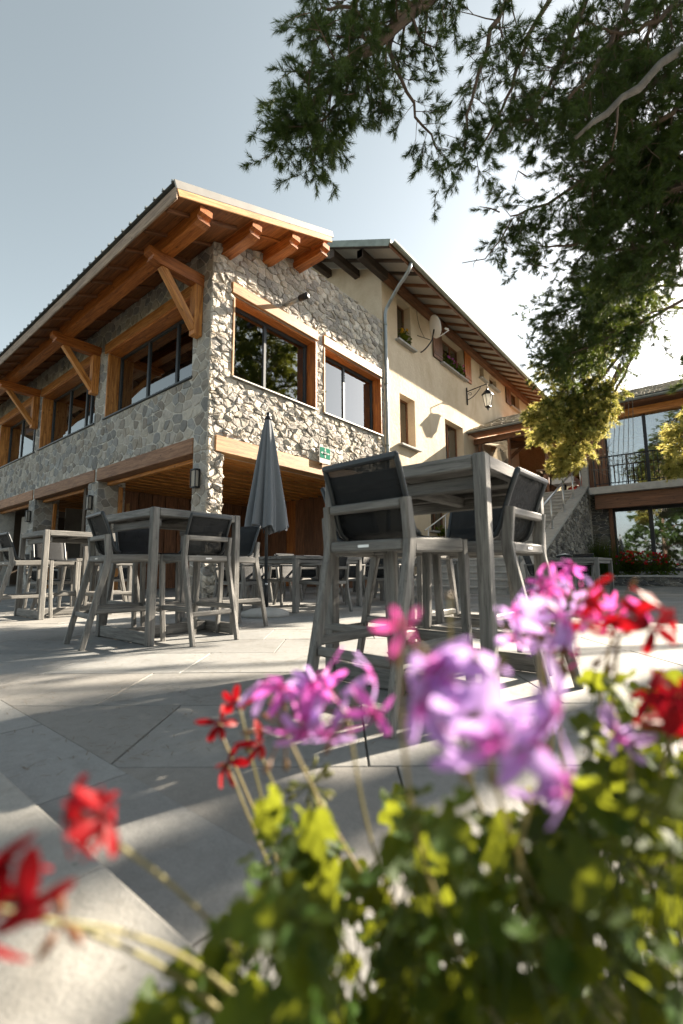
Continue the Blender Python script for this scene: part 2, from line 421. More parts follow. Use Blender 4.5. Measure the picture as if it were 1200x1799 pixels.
for k, (q, dz) in enumerate(slabs):
    z = dz+random.uniform(-0.0012, 0.0012); t = random.uniform(0.84, 1.12); wc = random.uniform(-0.03, 0.03); colr = (t+wc, t, t-wc)
    vs, fs = slab_geo(q, z, tilt=(random.uniform(-.001,.001), random.uniform(-.001,.001)))
    if k < 260:
        mesh('paving_slab', vs, fs, M['paving'], ter, None, False, [colr]*len(vs))
    else:
        n = len(rest_v); rest_v += vs; rest_f += [tuple(i+n for i in f) for f in fs]; rest_c += [colr]*len(vs)
o = mesh('paving', rest_v, rest_f, M['paving'], ter, None, False, rest_c); o['kind'] = 'stuff'

cop = thing('coping_wall', (-5.6, -7, 0), 0, 'low pale stone coping wall at the bottom left corner', 'wall')
box('wall_core', -6.5, -4.82, -14, 12, -0.34, 0.055, M['concrete'], cop)
y = -14.0
while y < 12:
    vs, fs = slab_geo([(-6.52, y), (-4.80, y), (-4.80, y+1.02), (-6.52, y+1.02)], 0.1, 0.002, 0.006, 0.05)
    t = random.uniform(0.92, 1.08); mesh('coping_stone', vs, fs, M['coping'], cop, None, False, [(t,t,t)]*len(vs)); y += 1.02

# ------------------------------------------------------------------ rubble masonry
def voronoi(region, size, aspect, holes, seed, jitter=0.42, top=None):
    """irregular stone outlines in a wall plane (a, b); holes are rectangles; top(a) limits b"""
    rs = random.Random(seed); a0, a1, b0, b1 = region; sa = size*aspect; sb = size
    pts = []; r = 0; b = b0-sb
    while b < b1+sb:
        a = a0-sa+(0.5*sa if r % 2 else 0)
        while a < a1+sa:
            if rs.random() > 0.10: pts.append(((a+rs.uniform(-jitter, jitter)*sa)/aspect, b+rs.uniform(-jitter, jitter)*sb))
            if rs.random() < 0.12: pts.append(((a+rs.uniform(-.5,.5)*sa)/aspect, b+rs.uniform(-.5,.5)*sb))
            a += sa
        b += sb; r += 1
    grid = {}
    for k, p in enumerate(pts): grid.setdefault((int(p[0]//size), int(p[1]//size)), []).append(k)
    cells = []
    for k, p in enumerate(pts):
        q = [(p[0]-2*size, p[1]-2*size), (p[0]+2*size, p[1]-2*size), (p[0]+2*size, p[1]+2*size), (p[0]-2*size, p[1]+2*size)]
        gx, gy = int(p[0]//size), int(p[1]//size)
        for i in range(gx-3, gx+4):
            for j in range(gy-3, gy+4):
                for m in grid.get((i, j), ()):
                    if m == k: continue
                    o = pts[m]; nx, ny = o[0]-p[0], o[1]-p[1]
                    if nx*nx+ny*ny < 1e-8: continue
                    q = clip_poly(q, nx, ny, (o[0]*o[0]+o[1]*o[1]-p[0]*p[0]-p[1]*p[1])/2)
                    if len(q) < 3: break
        if len(q) < 3: continue
        q = [(x*aspect, y) for x, y in q]
        q = clip_poly(q, -1, 0, -a0); q = clip_poly(q, 1, 0, a1) if len(q) > 2 else q
        q = clip_poly(q, 0, -1, -b0) if len(q) > 2 else q; q = clip_poly(q, 0, 1, b1) if len(q) > 2 else q
        if top and len(q) > 2:
            for nx, ny, c in top: q = clip_poly(q, nx, ny, c) if len(q) > 2 else q
        if len(q) < 3: continue
        ok = True
        for h0, h1, v0, v1 in holes:
            if max(x for x, y in q) <= h0 or min(x for x, y in q) >= h1 or max(y for x, y in q) <= v0 or min(y for x, y in q) >= v1: continue
            c = cent(q); dd = [(h0-c[0], (1,0,h0)), (c[0]-h1, (-1,0,-h1)), (v0-c[1], (0,1,v0)), (c[1]-v1, (0,-1,-v1))]
            best = max(dd, key=lambda t: t[0])
            if best[0] < -0.10*size: ok = False; break
            q = clip_poly(q, *best[1])
            if len(q) < 3: ok = False; break
        if ok and abs(parea(q)) > 0.10*size*size: cells.append(q)
    return cells

def stone_geo(q, depth, rough, gap, rs):
    if parea(q) < 0: q = q[::-1]
    # drop very short edges, then cut the corners
    p = []
    for i in range(len(q)):
        a = q[i]; b = q[(i+1) % len(q)]
        if math.hypot(a[0]-b[0], a[1]-b[1]) > 0.03: p.append(a)
    if len(p) < 3: p = q
    r = []
    for i in range(len(p)):
        a = p[i]; b = p[(i+1) % len(p)]; t = rs.uniform(0.08, 0.2)
        r += [(a[0]+(b[0]-a[0])*t, a[1]+(b[1]-a[1])*t), (b[0]+(a[0]-b[0])*t, b[1]+(a[1]-b[1])*t)]
    if len(r) > 12: r = r[::2] if len(r) > 16 else r[:12] if False else r
    c = cent(r); n = len(r); dm = sum(math.hypot(x-c[0], y-c[1]) for x, y in r)/n
    s0 = max(0.5, 1-gap/dm); tx, ty = rs.uniform(-rough, rough)*depth/dm*0.8, rs.uniform(-rough, rough)*depth/dm*0.8
    def ring(s, d, jd, js=0.0):
        out = []
        for x, y in r:
            k = s*(1+rs.uniform(-js, js)); X = c[0]+(x-c[0])*k; Y = c[1]+(y-c[1])*k
            out.append((X, Y, max(0.004, d+jd*rs.uniform(-1, 1)+(tx*(X-c[0])+ty*(Y-c[1])) if d > 0 else d)))
        return out
    vs = ring(s0, -0.02, 0)+ring(s0*0.965, depth*0.74, depth*rough*0.55, 0.02)+ring(s0*0.74, depth, depth*rough*0.8, 0.10)
    vs.append((c[0]+rs.uniform(-.2,.2)*dm, c[1]+rs.uniform(-.2,.2)*dm, depth*(1+rough*rs.uniform(-.6, .9)))); fs = []
    for k in (0, 1):
        for i in range(n):
            j = (i+1) % n; fs.append((k*n+i, k*n+j, (k+1)*n+j, (k+1)*n+i))
    for i in range(n): fs.append((2*n+i, 2*n+(i+1) % n, 3*n))
    return vs, fs

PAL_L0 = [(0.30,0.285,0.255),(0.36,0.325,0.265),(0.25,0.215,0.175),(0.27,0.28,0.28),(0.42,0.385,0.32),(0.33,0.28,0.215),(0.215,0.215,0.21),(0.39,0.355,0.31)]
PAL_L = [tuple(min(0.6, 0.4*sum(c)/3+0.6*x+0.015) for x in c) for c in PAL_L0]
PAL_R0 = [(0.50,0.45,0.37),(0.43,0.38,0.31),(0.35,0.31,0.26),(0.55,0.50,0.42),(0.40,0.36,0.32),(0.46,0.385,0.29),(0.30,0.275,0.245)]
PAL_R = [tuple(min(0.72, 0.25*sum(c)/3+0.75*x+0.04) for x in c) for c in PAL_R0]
def masonry(cells, place3, pal, depth, rough, gap, seed, store, smooth=False):
    rs = random.Random(seed)
    for q in cells:
        d = rs.uniform(*depth); vs, fs = stone_geo(q, d, rough, gap, rs); c = rs.choice(pal); t = rs.uniform(0.82, 1.16)
        colr = tuple(x*t for x in c); pv = [place3(*v) for v in vs]
        m3 = place3(*cent(q), 0); store.append((shown(m3, abs(parea(q))), pv, fs, colr))
def flush_stones(store, limit, mat, parent_of, stuff_parent):
    store.sort(key=lambda s: -s[0]); rest = {}
    for k, (sc, vs, fs, c, w) in enumerate(store):
        mt = M['stone'] if w in (wall_r, pillars) else M['stone_flat']
        if k < limit: mesh('stone', vs, fs, mt, w, None, False, [c]*len(vs))
        else: rest.setdefault(mt.name, []).append((vs, fs, c))
    for mn, lst in rest.items():
        rv, rf, rc = [], [], []
        for vs, fs, c in lst: n = len(rv); rv += vs; rf += [tuple(i+n for i in f) for f in fs]; rc += [c]*len(vs)
        o = mesh('stonework', rv, rf, bpy.data.materials[mn], wall_r if mn == 'split_stone' else wall_l, None, False, rc); o['kind'] = 'stuff'

# ------------------------------------------------------------------ the stone building
SB = thing('stone_building', (0, 0, 0), 0, 'rubble stone restaurant building with larch lintels, brackets and overhanging metal roof', 'building')
def soff(x): return 6.94+0.389*(x+1.5)
YL = 17.0                      # far end of the left front
winL = [(0.66, 4.76), (5.49, 9.75), (10.28, 14.5)]
winR = [(0.53, 3.18), (3.50, 6.20)]
ZS, ZH = 4.67, 6.57
LT0, LT1 = 2.98, 3.32
# mortar cores
wl_ = MB()
ys = [0.0]+[v for w in winL for v in w]+[YL]
for i in range(0, len(ys), 2): wl_.box(0.0, 0.42, ys[i]+ (0.0 if i else 0.0), ys[i+1], ZS, ZH)
wl_.box(0.0, 0.42, 0.0, YL, LT1-0.3, ZS); wl_.box(0.0, 0.42, 0.0, YL, ZH, 7.5)
wall_l = wl_.build('wall', M['mortar'], SB); wall_l['label'] = 'shaded stone wall with large windows under the eave'
wr_ = MB(); xs = [0.42]+[v for w in winR for v in w]+[6.36]
for i in range(0, len(xs), 2): wr_.box(xs[i], xs[i+1], -0.014, 0.42, ZS, ZH)
wr_.box(0.42, 6.36, -0.014, 0.42, LT1-0.3, ZS); wr_.box(0.42, 6.36, -0.014, 0.42, ZH, 7.45)
wr_.add([(0.42,-0.014,7.45),(6.36,-0.014,7.45),(6.36,-0.014,8.52),(2.55,-0.014,8.5),(0.42,-0.014,soff(0.42)-0.02),
         (0.42,0.42,7.45),(6.36,0.42,7.45),(6.36,0.42,8.52),(2.55,0.42,8.5),(0.42,0.42,soff(0.42)-0.02)],
        [(0,1,2,3,4),(9,8,7,6,5),(2,1,6,7),(3,2,7,8),(4,3,8,9)])
wall_r = wr_.build('wall', M['mortar'], SB); wall_r['label'] = 'sunlit rough stone wall with two windows'
pillars = MB().box(0.005, 0.34, 0.004, 0.50, -0.3, LT1).build('pillar', M['mortar'], SB); PIL = {0: pillars}
for (y0, y1) in ((5.02, 5.60), (9.85, 10.40), (14.6, 15.2)): PIL[int(y0)] = MB().box(0.005, 0.75, y0, y1, -0.3, LT1).build('pillar', M['mortar'], SB)
store = []
hl = [(a, b, ZS-0.02, ZH) for a, b in winL]+[(0.48, 4.98, ZH-0.02, ZH+0.28), (5.40, 9.9, ZH-0.02, ZH+0.28), (10.2, 14.7, ZH-0.02, ZH+0.28),
      (0.50, 5.02, 2.0, LT1), (5.18, 9.85, 2.0, LT1), (10.02, 14.6, 2.0, LT1), (15.2, 18, 2.0, LT1)]
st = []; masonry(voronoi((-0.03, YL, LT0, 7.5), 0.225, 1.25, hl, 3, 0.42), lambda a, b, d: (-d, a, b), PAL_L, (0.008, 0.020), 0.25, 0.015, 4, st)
store += [(*s, wall_l) for s in st]
for y0, y1 in ((-0.03, 0.50), (5.02, 5.60), (9.85, 10.40)):
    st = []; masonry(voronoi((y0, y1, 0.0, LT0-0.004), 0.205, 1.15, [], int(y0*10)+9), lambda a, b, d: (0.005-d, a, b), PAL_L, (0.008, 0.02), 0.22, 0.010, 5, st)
    store += [(*s, PIL[max(0, int(y0))]) for s in st]
for y0 in (5.02, 9.85):
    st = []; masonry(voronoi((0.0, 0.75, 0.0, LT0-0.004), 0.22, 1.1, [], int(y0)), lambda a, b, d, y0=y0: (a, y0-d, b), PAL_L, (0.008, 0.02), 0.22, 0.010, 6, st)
    store += [(*s, PIL[int(y0)]) for s in st]
hr = [(a, b, ZS-0.02, ZH) for a, b in winR]+[(0.45, 3.24, ZH-0.02, ZH+0.27), (3.45, 6.24, ZH-0.02, ZH+0.27), (0.16, 6.0, 2.0, LT1)]
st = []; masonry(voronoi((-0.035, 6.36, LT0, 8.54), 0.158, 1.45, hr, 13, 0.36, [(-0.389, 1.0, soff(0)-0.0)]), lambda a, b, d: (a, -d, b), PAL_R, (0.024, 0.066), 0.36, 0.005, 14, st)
store += [(*s, wall_r) for s in st]
st = []; masonry(voronoi((-0.03, 0.36, 0.0, LT0-0.004), 0.17, 1.3, [], 15), lambda a, b, d: (a, 0.004-d, b), PAL_R, (0.03, 0.09), 0.5, 0.007, 16, st)
store += [(*s, pillars) for s in st]
st = []; masonry(voronoi((0.0, 0.50, 0.0, LT0-0.004), 0.18, 1.3, [], 17), lambda a, b, d: (0.34+d, a, b), PAL_R, (0.02, 0.07), 0.5, 0.007, 18, st)
store += [(*s, pillars) for s in st]
flush_stones(store, 290, M['stone'], None, wall_r)

# upper floor rooms: floor, back walls, ceiling
MB().box(0.42, 6.3, 0.42, YL, 3.36, 3.46).build('upper_floor', M['brown_timber'], SB)
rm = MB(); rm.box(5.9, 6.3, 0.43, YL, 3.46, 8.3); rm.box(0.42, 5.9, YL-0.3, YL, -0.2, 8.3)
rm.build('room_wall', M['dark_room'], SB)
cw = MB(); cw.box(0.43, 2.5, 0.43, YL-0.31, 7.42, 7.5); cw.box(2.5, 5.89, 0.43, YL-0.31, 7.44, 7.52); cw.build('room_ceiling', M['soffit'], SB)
# ground floor arcade: plank ceiling, timber back wall
k = 0; y = 0.46
while y < 13:
    bar('ceiling_plank', (0.36, y+0.105, 3.05+(k % 2)*0.035), (6.2, y+0.105, 3.05+(k % 2)*0.035), 0.198, 0.05, M['larch'], SB, c=0.004); y += 0.215; k += 1
MB().box(0.3, 6.2, 0.43, 16.6, 3.12, 3.2).build('ceiling_board', M['dark_timber'], SB)
for i in range(14):
    x0 = 0.4+i*0.45
    bar('wall_board', (x0+0.21, 6.2, 0.0), (x0+0.21, 6.2, 3.02), 0.42, 0.05, M['brown_timber'], SB, up=(0,1,0), c=0.006)
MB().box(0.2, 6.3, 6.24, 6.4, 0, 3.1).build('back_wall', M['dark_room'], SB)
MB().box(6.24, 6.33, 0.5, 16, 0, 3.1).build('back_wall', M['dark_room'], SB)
for i in range(12): bar('wall_board', (6.2, 0.75+i*0.45, 0.0), (6.2, 0.75+i*0.45, 3.02), 0.44, 0.05, M['larch_red'] if i in (3, 7) else M['brown_timber'], SB, up=(1,0,0), c=0.006)
for y in (7.1, 11.6):
    MB().box(1.6, 6.2, y, y+0.08, 0, 3.0).build('partition', M['render_grey'], SB)

# lintels
def lintel(p0, p1, w, h, mat): return bar('lintel', p0, p1, w, h, mat, SB, c=0.012)
zc = (LT0+LT1)/2; hh = LT1-LT0
lintel((0.14, 0.50, zc), (0.14, 5.03, zc), 0.34, hh, M['lintel_grey']); lintel((0.14, 5.20, zc), (0.14, 9.86, zc), 0.34, hh, M['lintel_grey']); lintel((0.14, 10.04, zc), (0.14, 14.6, zc), 0.34, hh, M['lintel_grey'])
lintel((0.16, 0.11, zc), (6.0, 0.11, zc), 0.32, hh, M['larch_pale'])
for y0, y1 in ((0.5, 5.0), (5.6, 9.84), (10.4, 14.6)):
    bar('sub_lintel', (0.30, y0+0.01, LT0-0.045), (0.30, y1-0.01, LT0-0.045), 0.12, 0.085, M['larch'], SB)
for y0 in (4.97, 9.80): bar('timber_post', (0.6, y0-0.02, 0.0), (0.6, y0-0.02, LT0-0.1), 0.10, 0.08, M['larch'], SB)
zc2 = ZH+0.135
for (a, b) in ((0.50, 4.97), (5.42, 9.9), (10.2, 14.7)): lintel((0.12, a, zc2), (0.12, b, zc2), 0.34, 0.27, M['larch'])
for (a, b) in ((0.46, 3.24), (3.46, 6.24)): lintel((a, 0.10, zc2), (b, 0.10, zc2), 0.36, 0.26, M['larch_pale'])

# windows of the upper floor
def window_x(y0, y1, bars, open_leaf=False):
    """window in the x = 0 front; a part of the building with its own pieces"""
    d = 0.30; f = 0.07
    w = MB().box(d, d+0.08, y0+0.02, y1-0.005, ZS+0.03, ZS+0.03+f).build('window', M['anthracite'], SB); MB().box(d, d+0.08, y0+0.02, y1-0.005, ZH-0.13, ZH-0.06).build('window_head', M['anthracite'], w)
    for y in bars: bar('mullion', (d+0.035, y, ZS+0.10), (d+0.035, y, ZH-0.13), 0.09, 0.08, M['anthracite'], w, up=(1,0,0), c=0.006)
    bb = sorted(bars)
    for a, b in zip(bb[:-1], bb[1:]):
        bx = MB().box(d+0.03, d+0.036, a+0.04, b-0.04, ZS+0.10, ZH-0.13); bx.build('pane', M['glass'], w)
    bar('head_board', (0.15, y0, ZH-0.03), (0.15, y1, ZH-0.03), 0.38, 0.055, M['larch_red'], w)
    bar('jamb', (0.16, y1+0.02, ZS), (0.16, y1+0.02, ZH-0.06), 0.36, 0.06, M['larch'], w, up=(0,1,0))
    bar('jamb', (0.20, y0-0.01, ZS), (0.20, y0-0.01, ZH-0.06), 0.34, 0.06, M['larch'], w, up=(0,1,0))
    bar('sill', (0.13, y0-0.06, ZS+0.002), (0.13, y1+0.12, ZS+0.002), 0.36, 0.045, M['anthracite'], w)
window_x(*winL[0], [0.70, 1.80, 3.16, 4.70]); window_x(*winL[1], [5.53, 6.55, 6.90, 8.2, 9.68]); window_x(*winL[2], [10.32, 11.5, 12.9, 14.42])
def window_y(x0, x1, bars):
    d = 0.24; f = 0.07
    w = MB().box(x0+0.005, x1-0.005, d, d+0.08, ZS+0.03, ZS+0.10).build('window', M['anthracite'], SB); MB().box(x0+0.005, x1-0.005, d, d+0.08, ZH-0.15, ZH-0.06).build('window_head', M['anthracite'], w)
    for x in bars: bar('mullion', (x, d+0.035, ZS+0.10), (x, d+0.035, ZH-0.15), 0.08, 0.08, M['anthracite'], w, up=(0,1,0), c=0.006)
    for a, b in zip(bars[:-1], bars[1:]):
        MB().box(a+0.03, b-0.03, d+0.03, d+0.036, ZS+0.10, ZH-0.15).build('pane', M['glass'], w)
    bar('head_board', (x0, 0.16, ZH-0.03), (x1, 0.16, ZH-0.03), 0.30, 0.055, M['larch_red'], w)
    bar('jamb', (x1-0.012, 0.10, ZS), (x1-0.012, 0.10, ZH-0.06), 0.07, 0.34, M['larch_red'], w, up=(0,1,0))
    bar('jamb', (x0-0.0, 0.10, ZS), (x0-0.0, 0.10, ZH-0.06), 0.05, 0.32, M['larch_pale'], w, up=(0,1,0))
    bar('sill', (x0-0.03, 0.04, ZS+0.004), (x1+0.03, 0.04, ZS+0.004), 0.28, 0.04, M['flashing'], w)
window_y(*winR[0], [0.62, 1.67, 3.08]); window_y(*winR[1], [3.58, 4.69, 6.10])

# curtains hang inside: things of their own
def curtain(name, p, axis, width, z0, z1, label, lean=0.25):
    nu, nv = 26, 9; vs = []; fs = []
    for j in range(nv):
        t = j/(nv-1); z = z1+(z0-z1)*t; wd = width*(1-0.55*math.sin(math.pi*min(1, t*1.25)) if t < 0.8 else 0.45+0.2*(t-0.8)); 
        for i in range(nu):
            u = i/(nu-1); a = u*wd+lean*t*0.4; b = 0.035*math.sin(u*math.pi*9+0.4*math.sin(t*4))
            vs.append((p[0]+(a if axis == 'x' else b), p[1]+(a if axis == 'y' else b), z))
    for j in range(nv-1):
        for i in range(nu-1): fs.append((j*nu+i, j*nu+i+1, (j+1)*nu+i+1, (j+1)*nu+i))
    o = mesh(name, vs, fs, M['curtain'], None, None, True); tag(o, label, 'curtain', 'curtains behind the upper windows'); return o
curtain('curtain', (0.55, 3.35, 0), 'y', 0.95, 4.75, 6.4, 'white gathered curtain behind the left front window nearest the building corner')
curtain('curtain', (0.55, 7.6, 0), 'y', 0.95, 4.75, 6.4, 'white gathered curtain behind the middle window of the shaded left front')
curtain('curtain', (0.55, 12.3, 0), 'y', 0.95, 4.75, 6.4, 'white gathered curtain behind the far left window of the stone building')
curtain('curtain', (0.62, 0.46, 0), 'x', 0.32, 4.75, 6.4, 'narrow white curtain at the left edge of the larger sunlit window', 0.0)
curtain('curtain', (2.62, 0.46, 0), 'x', 0.34, 4.75, 6.4, 'narrow pale curtain at the right edge of the larger sunlit window', 0.0)
curtain('curtain', (5.55, 0.46, 0), 'x', 0.45, 4.75, 6.4, 'pale curtain at the right edge of the smaller sunlit window', 0.0)

# ------------------------------------------------------------------ its roof
RF = MB()
Y0 = -1.10
def slope_sheet(mb, x0, x1, y0, y1, dz0, dz1):
    mb.add([(x0,y0,soff(x0)+dz0),(x1,y0,soff(x1)+dz0),(x1,y1,soff(x1)+dz0),(x0,y1,soff(x0)+dz0),
            (x0,y0,soff(x0)+dz1),(x1,y0,soff(x1)+dz1),(x1,y1,soff(x1)+dz1),(x0,y1,soff(x0)+dz1)], BOXF)
slope_sheet(RF, -1.47, 2.52, Y0+0.03, YL+1, 0.045, 0.20)
roof = RF.build('roof', M['dark_timber'], SB)
sh = MB(); slope_sheet(sh, -1.58, 2.58, Y0-0.03, YL+1, 0.23, 0.245); sh.build('metal_sheet', M['zinc'], roof)
y = Y0+0.02
rib_me = None
while y < YL:
    m = MB(); x0, x1 = -1.60, 2.56
    m.add([(x0,y-0.03,soff(x0)+0.24),(x0,y+0.03,soff(x0)+0.24),(x0,y+0.012,soff(x0)+0.285),(x0,y-0.012,soff(x0)+0.285),
           (x1,y-0.03,soff(x1)+0.24),(x1,y+0.03,soff(x1)+0.24),(x1,y+0.012,soff(x1)+0.285),(x1,y-0.012,soff(x1)+0.285)],
          [(0,1,2,3),(7,6,5,4),(0,4,5,1),(1,5,6,2),(2,6,7,3),(3,7,4,0)])
    m.build('sheet_rib', M['zinc'], roof); y += 0.30
nb = 27; wdt = (2.52+1.46)/nb
for i in range(nb):
    xa = -1.46+i*wdt; xm = xa+wdt/2
    yend = YL if xm < 0.0 else 0.2
    M_, L_ = bar_frame((xm, Y0+0.02, soff(xm)+0.012), (xm, yend, soff(xm)+0.012), (-0.389, 0, 1))
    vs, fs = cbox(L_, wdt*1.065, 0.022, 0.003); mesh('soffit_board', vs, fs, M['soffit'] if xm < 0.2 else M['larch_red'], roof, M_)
y = Y0+0.42
while y < 16:
    bar('rafter', (-1.45, y, soff(-1.45)-0.032), (0.06, y, soff(0.06)-0.032), 0.075, 0.06, M['brown_timber'], roof, up=(-0.389,0,1)); y += 0.78
for x in (0.85, 2.0): bar('batten', (x-0.5, -0.62, soff(x-0.5)-0.02), (x+0.55, -0.62, soff(x+0.55)-0.02), 0.07, 0.04, M['larch_red'], roof, up=(-0.389,0,1))
bar('eave_board', (-1.515, Y0-0.02, 6.98), (-1.515, YL, 6.98), 0.035, 0.25, M['fascia'], roof)
bar('verge_board', (-1.50, Y0-0.012, soff(-1.5)+0.045), (2.56, Y0-0.012, soff(2.56)+0.045), 0.035, 0.13, M['larch_pale'], roof, up=(-0.389,0,1))
bar('verge_flashing', (-1.56, Y0-0.024, soff(-1.56)+0.185), (2.60, Y0-0.024, soff(2.60)+0.185), 0.03, 0.15, M['flashing'], roof, up=(-0.389,0,1))
MB().box(2.55, 6.35, 0.43, YL, 8.25, 8.42).build('flat_roof', M['concrete'], SB)

def carved_beam(name, prof_h, w, p_tip, axis, length, z0, z1, mat, parent):
    """squared timber with a carved (stepped ogee) end; profile in the axis/z plane"""
    h = z1-z0
    pr = [(0.0, h), (0.0, h*0.56), (0.035, h*0.52), (0.085, h*0.44), (0.10, h*0.30), (0.065, h*0.22), (0.07, h*0.10), (0.15, h*0.05), (0.21, 0.0), (length, 0.0), (length, h)]
    vs = []; n = len(pr)
    for s in (-w/2, w/2):
        for a, z in pr: vs.append((a-length/2, s, z-h/2))
    fs = [tuple(range(n)), tuple(range(n, 2*n))[::-1]]+[(i, n+i, n+(i+1) % n, (i+1) % n) for i in range(n)]
    c = Vector(p_tip); d = Vector((1,0,0)) if axis == 'x' else Vector((0,1,0))
    M_ = Matrix.Translation(c+d*length/2+Vector((0,0,(z0+z1)/2)))
    if axis == 'y': M_ = M_ @ Matrix.Rotation(math.pi/2, 4, 'Z')
    return mesh(name, vs, fs, mat, parent, M_)
for x in (-0.88, 0.31, 1.43, 2.45):
    zb = soff(x)-0.315
    carved_beam('purlin', 0, 0.26 if x < 0 else 0.24, (x, -1.04, 0), 'y', 17.6 if x < 0 else 1.5, zb, zb+0.265, M['larch_red'], roof)
for y in (0.40, 5.39, 10.16):
    b = carved_beam('bracket', 0, 0.22, (-1.24, y, 0), 'x', 1.30, 6.60, 6.865, M['larch_red'], SB)
    bar('bracket_post', (-0.11, y, 5.48), (-0.11, y, 6.60), 0.20, 0.19, M['larch'], b, up=(1,0,0))
    bar('brace', (-0.16, y, 5.62), (-0.92, y, 6.62), 0.15, 0.15, M['larch'], b, up=(1,0,0.7))

# spout pipe on the sunlit wall
sp = thing('spout_pipe', (2.0, 0, 7.0), 0, 'dark metal spout pipe sticking out of the sunlit stone wall', 'pipe')
tube('pipe', [(2.05, 0.02, 7.03), (2.05, -0.62, 7.0)], 0.055, M['zinc'], sp, 12); tube('collar', [(2.05, -0.55, 7.003), (2.05, -0.80, 6.99)], 0.075, M['black_metal'], sp, 12)

# assembly point sign
sg = thing('safety_sign', (3.25, -0.1, 3.3), 0, 'small green and white assembly point sign with arrows below the windows', 'sign')
sx, sz = 3.43, 3.50
M['sign_green'] = plain('sign_green', (0.05,0.20,0.14), 1.0, 0, 3, 0.05); M['sign_white'] = plain('sign_white', (0.62,0.62,0.60), 1.0, 0, 3, 0.05)
for k_ in ('sign_green', 'sign_white'): M[k_].node_tree.nodes['Principled BSDF'].inputs['Specular IOR Level'].default_value = 0.0
box('board', sx-0.215, sx+0.215, -0.135, -0.115, sz-0.215, sz+0.215, M['sign_white'], sg)
box('green_field', sx-0.195, sx+0.195, -0.139, -0.1355, sz-0.085, sz+0.2, M['sign_green'], sg)
def arrow(cx, cz, ang, s):
    pts = [(-0.30,-0.10),(0.05,-0.10),(0.05,-0.26),(0.34,0.0),(0.05,0.26),(0.05,0.10),(-0.30,0.10)]
    vs = []
    for yy in (-0.1425, -0.1395):
        for a, b in pts: vs.append((cx+s*(a*math.cos(ang)-b*math.sin(ang)), yy, cz+s*(a*math.sin(ang)+b*math.cos(ang))))
    n = len(pts); fs = [tuple(range(n)), tuple(range(n, 2*n))[::-1]]+[(i, (i+1) % n, n+(i+1) % n, n+i) for i in range(n)]
    mesh('arrow', vs, fs, M['sign_white'], sg)
arrow(sx, sz+0.145, -math.pi/2, 0.14); arrow(sx, sz-0.03, math.pi/2, 0.14); arrow(sx-0.12, sz+0.055, 0, 0.14); arrow(sx+0.12, sz+0.055, math.pi, 0.14)
m = MB()
for dx in (-0.035, 0, 0.035): m.lathe([(0.001,0.03),(0.012,0.022),(0.014,0.01),(0.016,-0.03),(0.001,-0.032)], 8, (sx+dx, -0.142, sz+0.058+(0.008 if dx == 0 else 0)))
m.build('figures', M['sign_white'], sg)
bar('bracket', (sx-0.2, -0.02, sz-0.26), (sx+0.12, -0.13, sz-0.22), 0.02, 0.02, M['black_metal'], sg)
bar('bracket', (sx, -0.02, sz-0.1), (sx, -0.116, sz-0.1), 0.02, 0.02, M['black_metal'], sg)

# wall lamps of the arcade
for (y, lab) in ((0.27, 'black box wall lamp on the corner stone pillar'), (5.28, 'black box wall lamp on the second stone pillar behind the left bar table'), (10.1, 'black box wall lamp on the far left stone pillar')):
    wlp = thing('wall_lamp', (-0.1, y, 2.3), 0, lab, 'wall lamp', 'wall lamps of the arcade')
    z0 = 2.22
    m = MB(); m.box(-0.14, -0.03, y-0.085, y+0.085, z0, z0+0.02); m.box(-0.14, -0.03, y-0.085, y+0.085, z0+0.36, z0+0.385); m.box(-0.05, -0.03, y-0.08, y+0.08, z0+0.02, z0+0.36)
    for sx_, sy_ in ((-0.135, -0.08), (-0.135, 0.08), (-0.045, -0.08), (-0.045, 0.08)): m.box(sx_-0.008, sx_+0.008, y+(sy_ > 0)*2*0.08-0.08-0.008, y+(sy_ > 0)*2*0.08-0.08+0.008, z0+0.02, z0+0.36)
    m.build('housing', M['black_metal'], wlp)
    box('lamp_glass', -0.125, -0.055, y-0.07, y+0.07, z0+0.03, z0+0.35, M['panel_white'], wlp)
# white boards leaning in the far bay
for (ya, yb, xx, lab) in ((10.7, 12.0, 0.9, 'pale board leaning in the far left bay of the arcade'), (12.2, 13.9, 0.8, 'wide pale board leaning at the left edge of the arcade')):
    o = MB().box(xx, xx+0.03, ya, yb, 1.1, 2.75).build('leaning_board', M['render_grey']); tag(o, lab, 'board')
o = MB().box(1.35, 1.38, 6.0, 8.7, 0.9, 2.62, 0.004).build('leaning_board', M['larch_pale']); tag(o, 'tan wooden board behind the second stone pillar', 'board')

# fallen needles and crumbs on the terrace
fl = MB(); rs = random.Random(90)
for i in range(3200):
    d = 1.6+9*rs.random()**1.3; a = YAW+rs.uniform(-0.72, 0.72); x = CAM.x+d*math.cos(a); y = CAM.y+d*math.sin(a)
    if x < -4.77: z = 0.102 if x < -4.83 else 0.004
    else: z = 0.004
    b = rs.uniform(0, 6.28); Ln = rs.uniform(0.007, 0.022); w = 0.0007+0.0004*d/3
    ux, uy = math.cos(b)*Ln, math.sin(b)*Ln; vx, vy = -math.sin(b)*w, math.cos(b)*w
    fl.add([(x-ux-vx, y-uy-vy, z), (x+ux-vx*.4, y+uy-vy*.4, z+0.002), (x+ux*.9+vx, y+uy*.9+vy, z+0.002), (x-ux+vx, y-uy+vy, z)], [(0,1,2,3)])
M['litter'] = plain('dry_needles', (0.12,0.075,0.035), 0.9, 0, 30, 0.5)
o = fl.build('fallen_needles', M['litter']); tag(o, 'dry pine needles scattered over the terrace slabs', 'needles', kind='stuff')

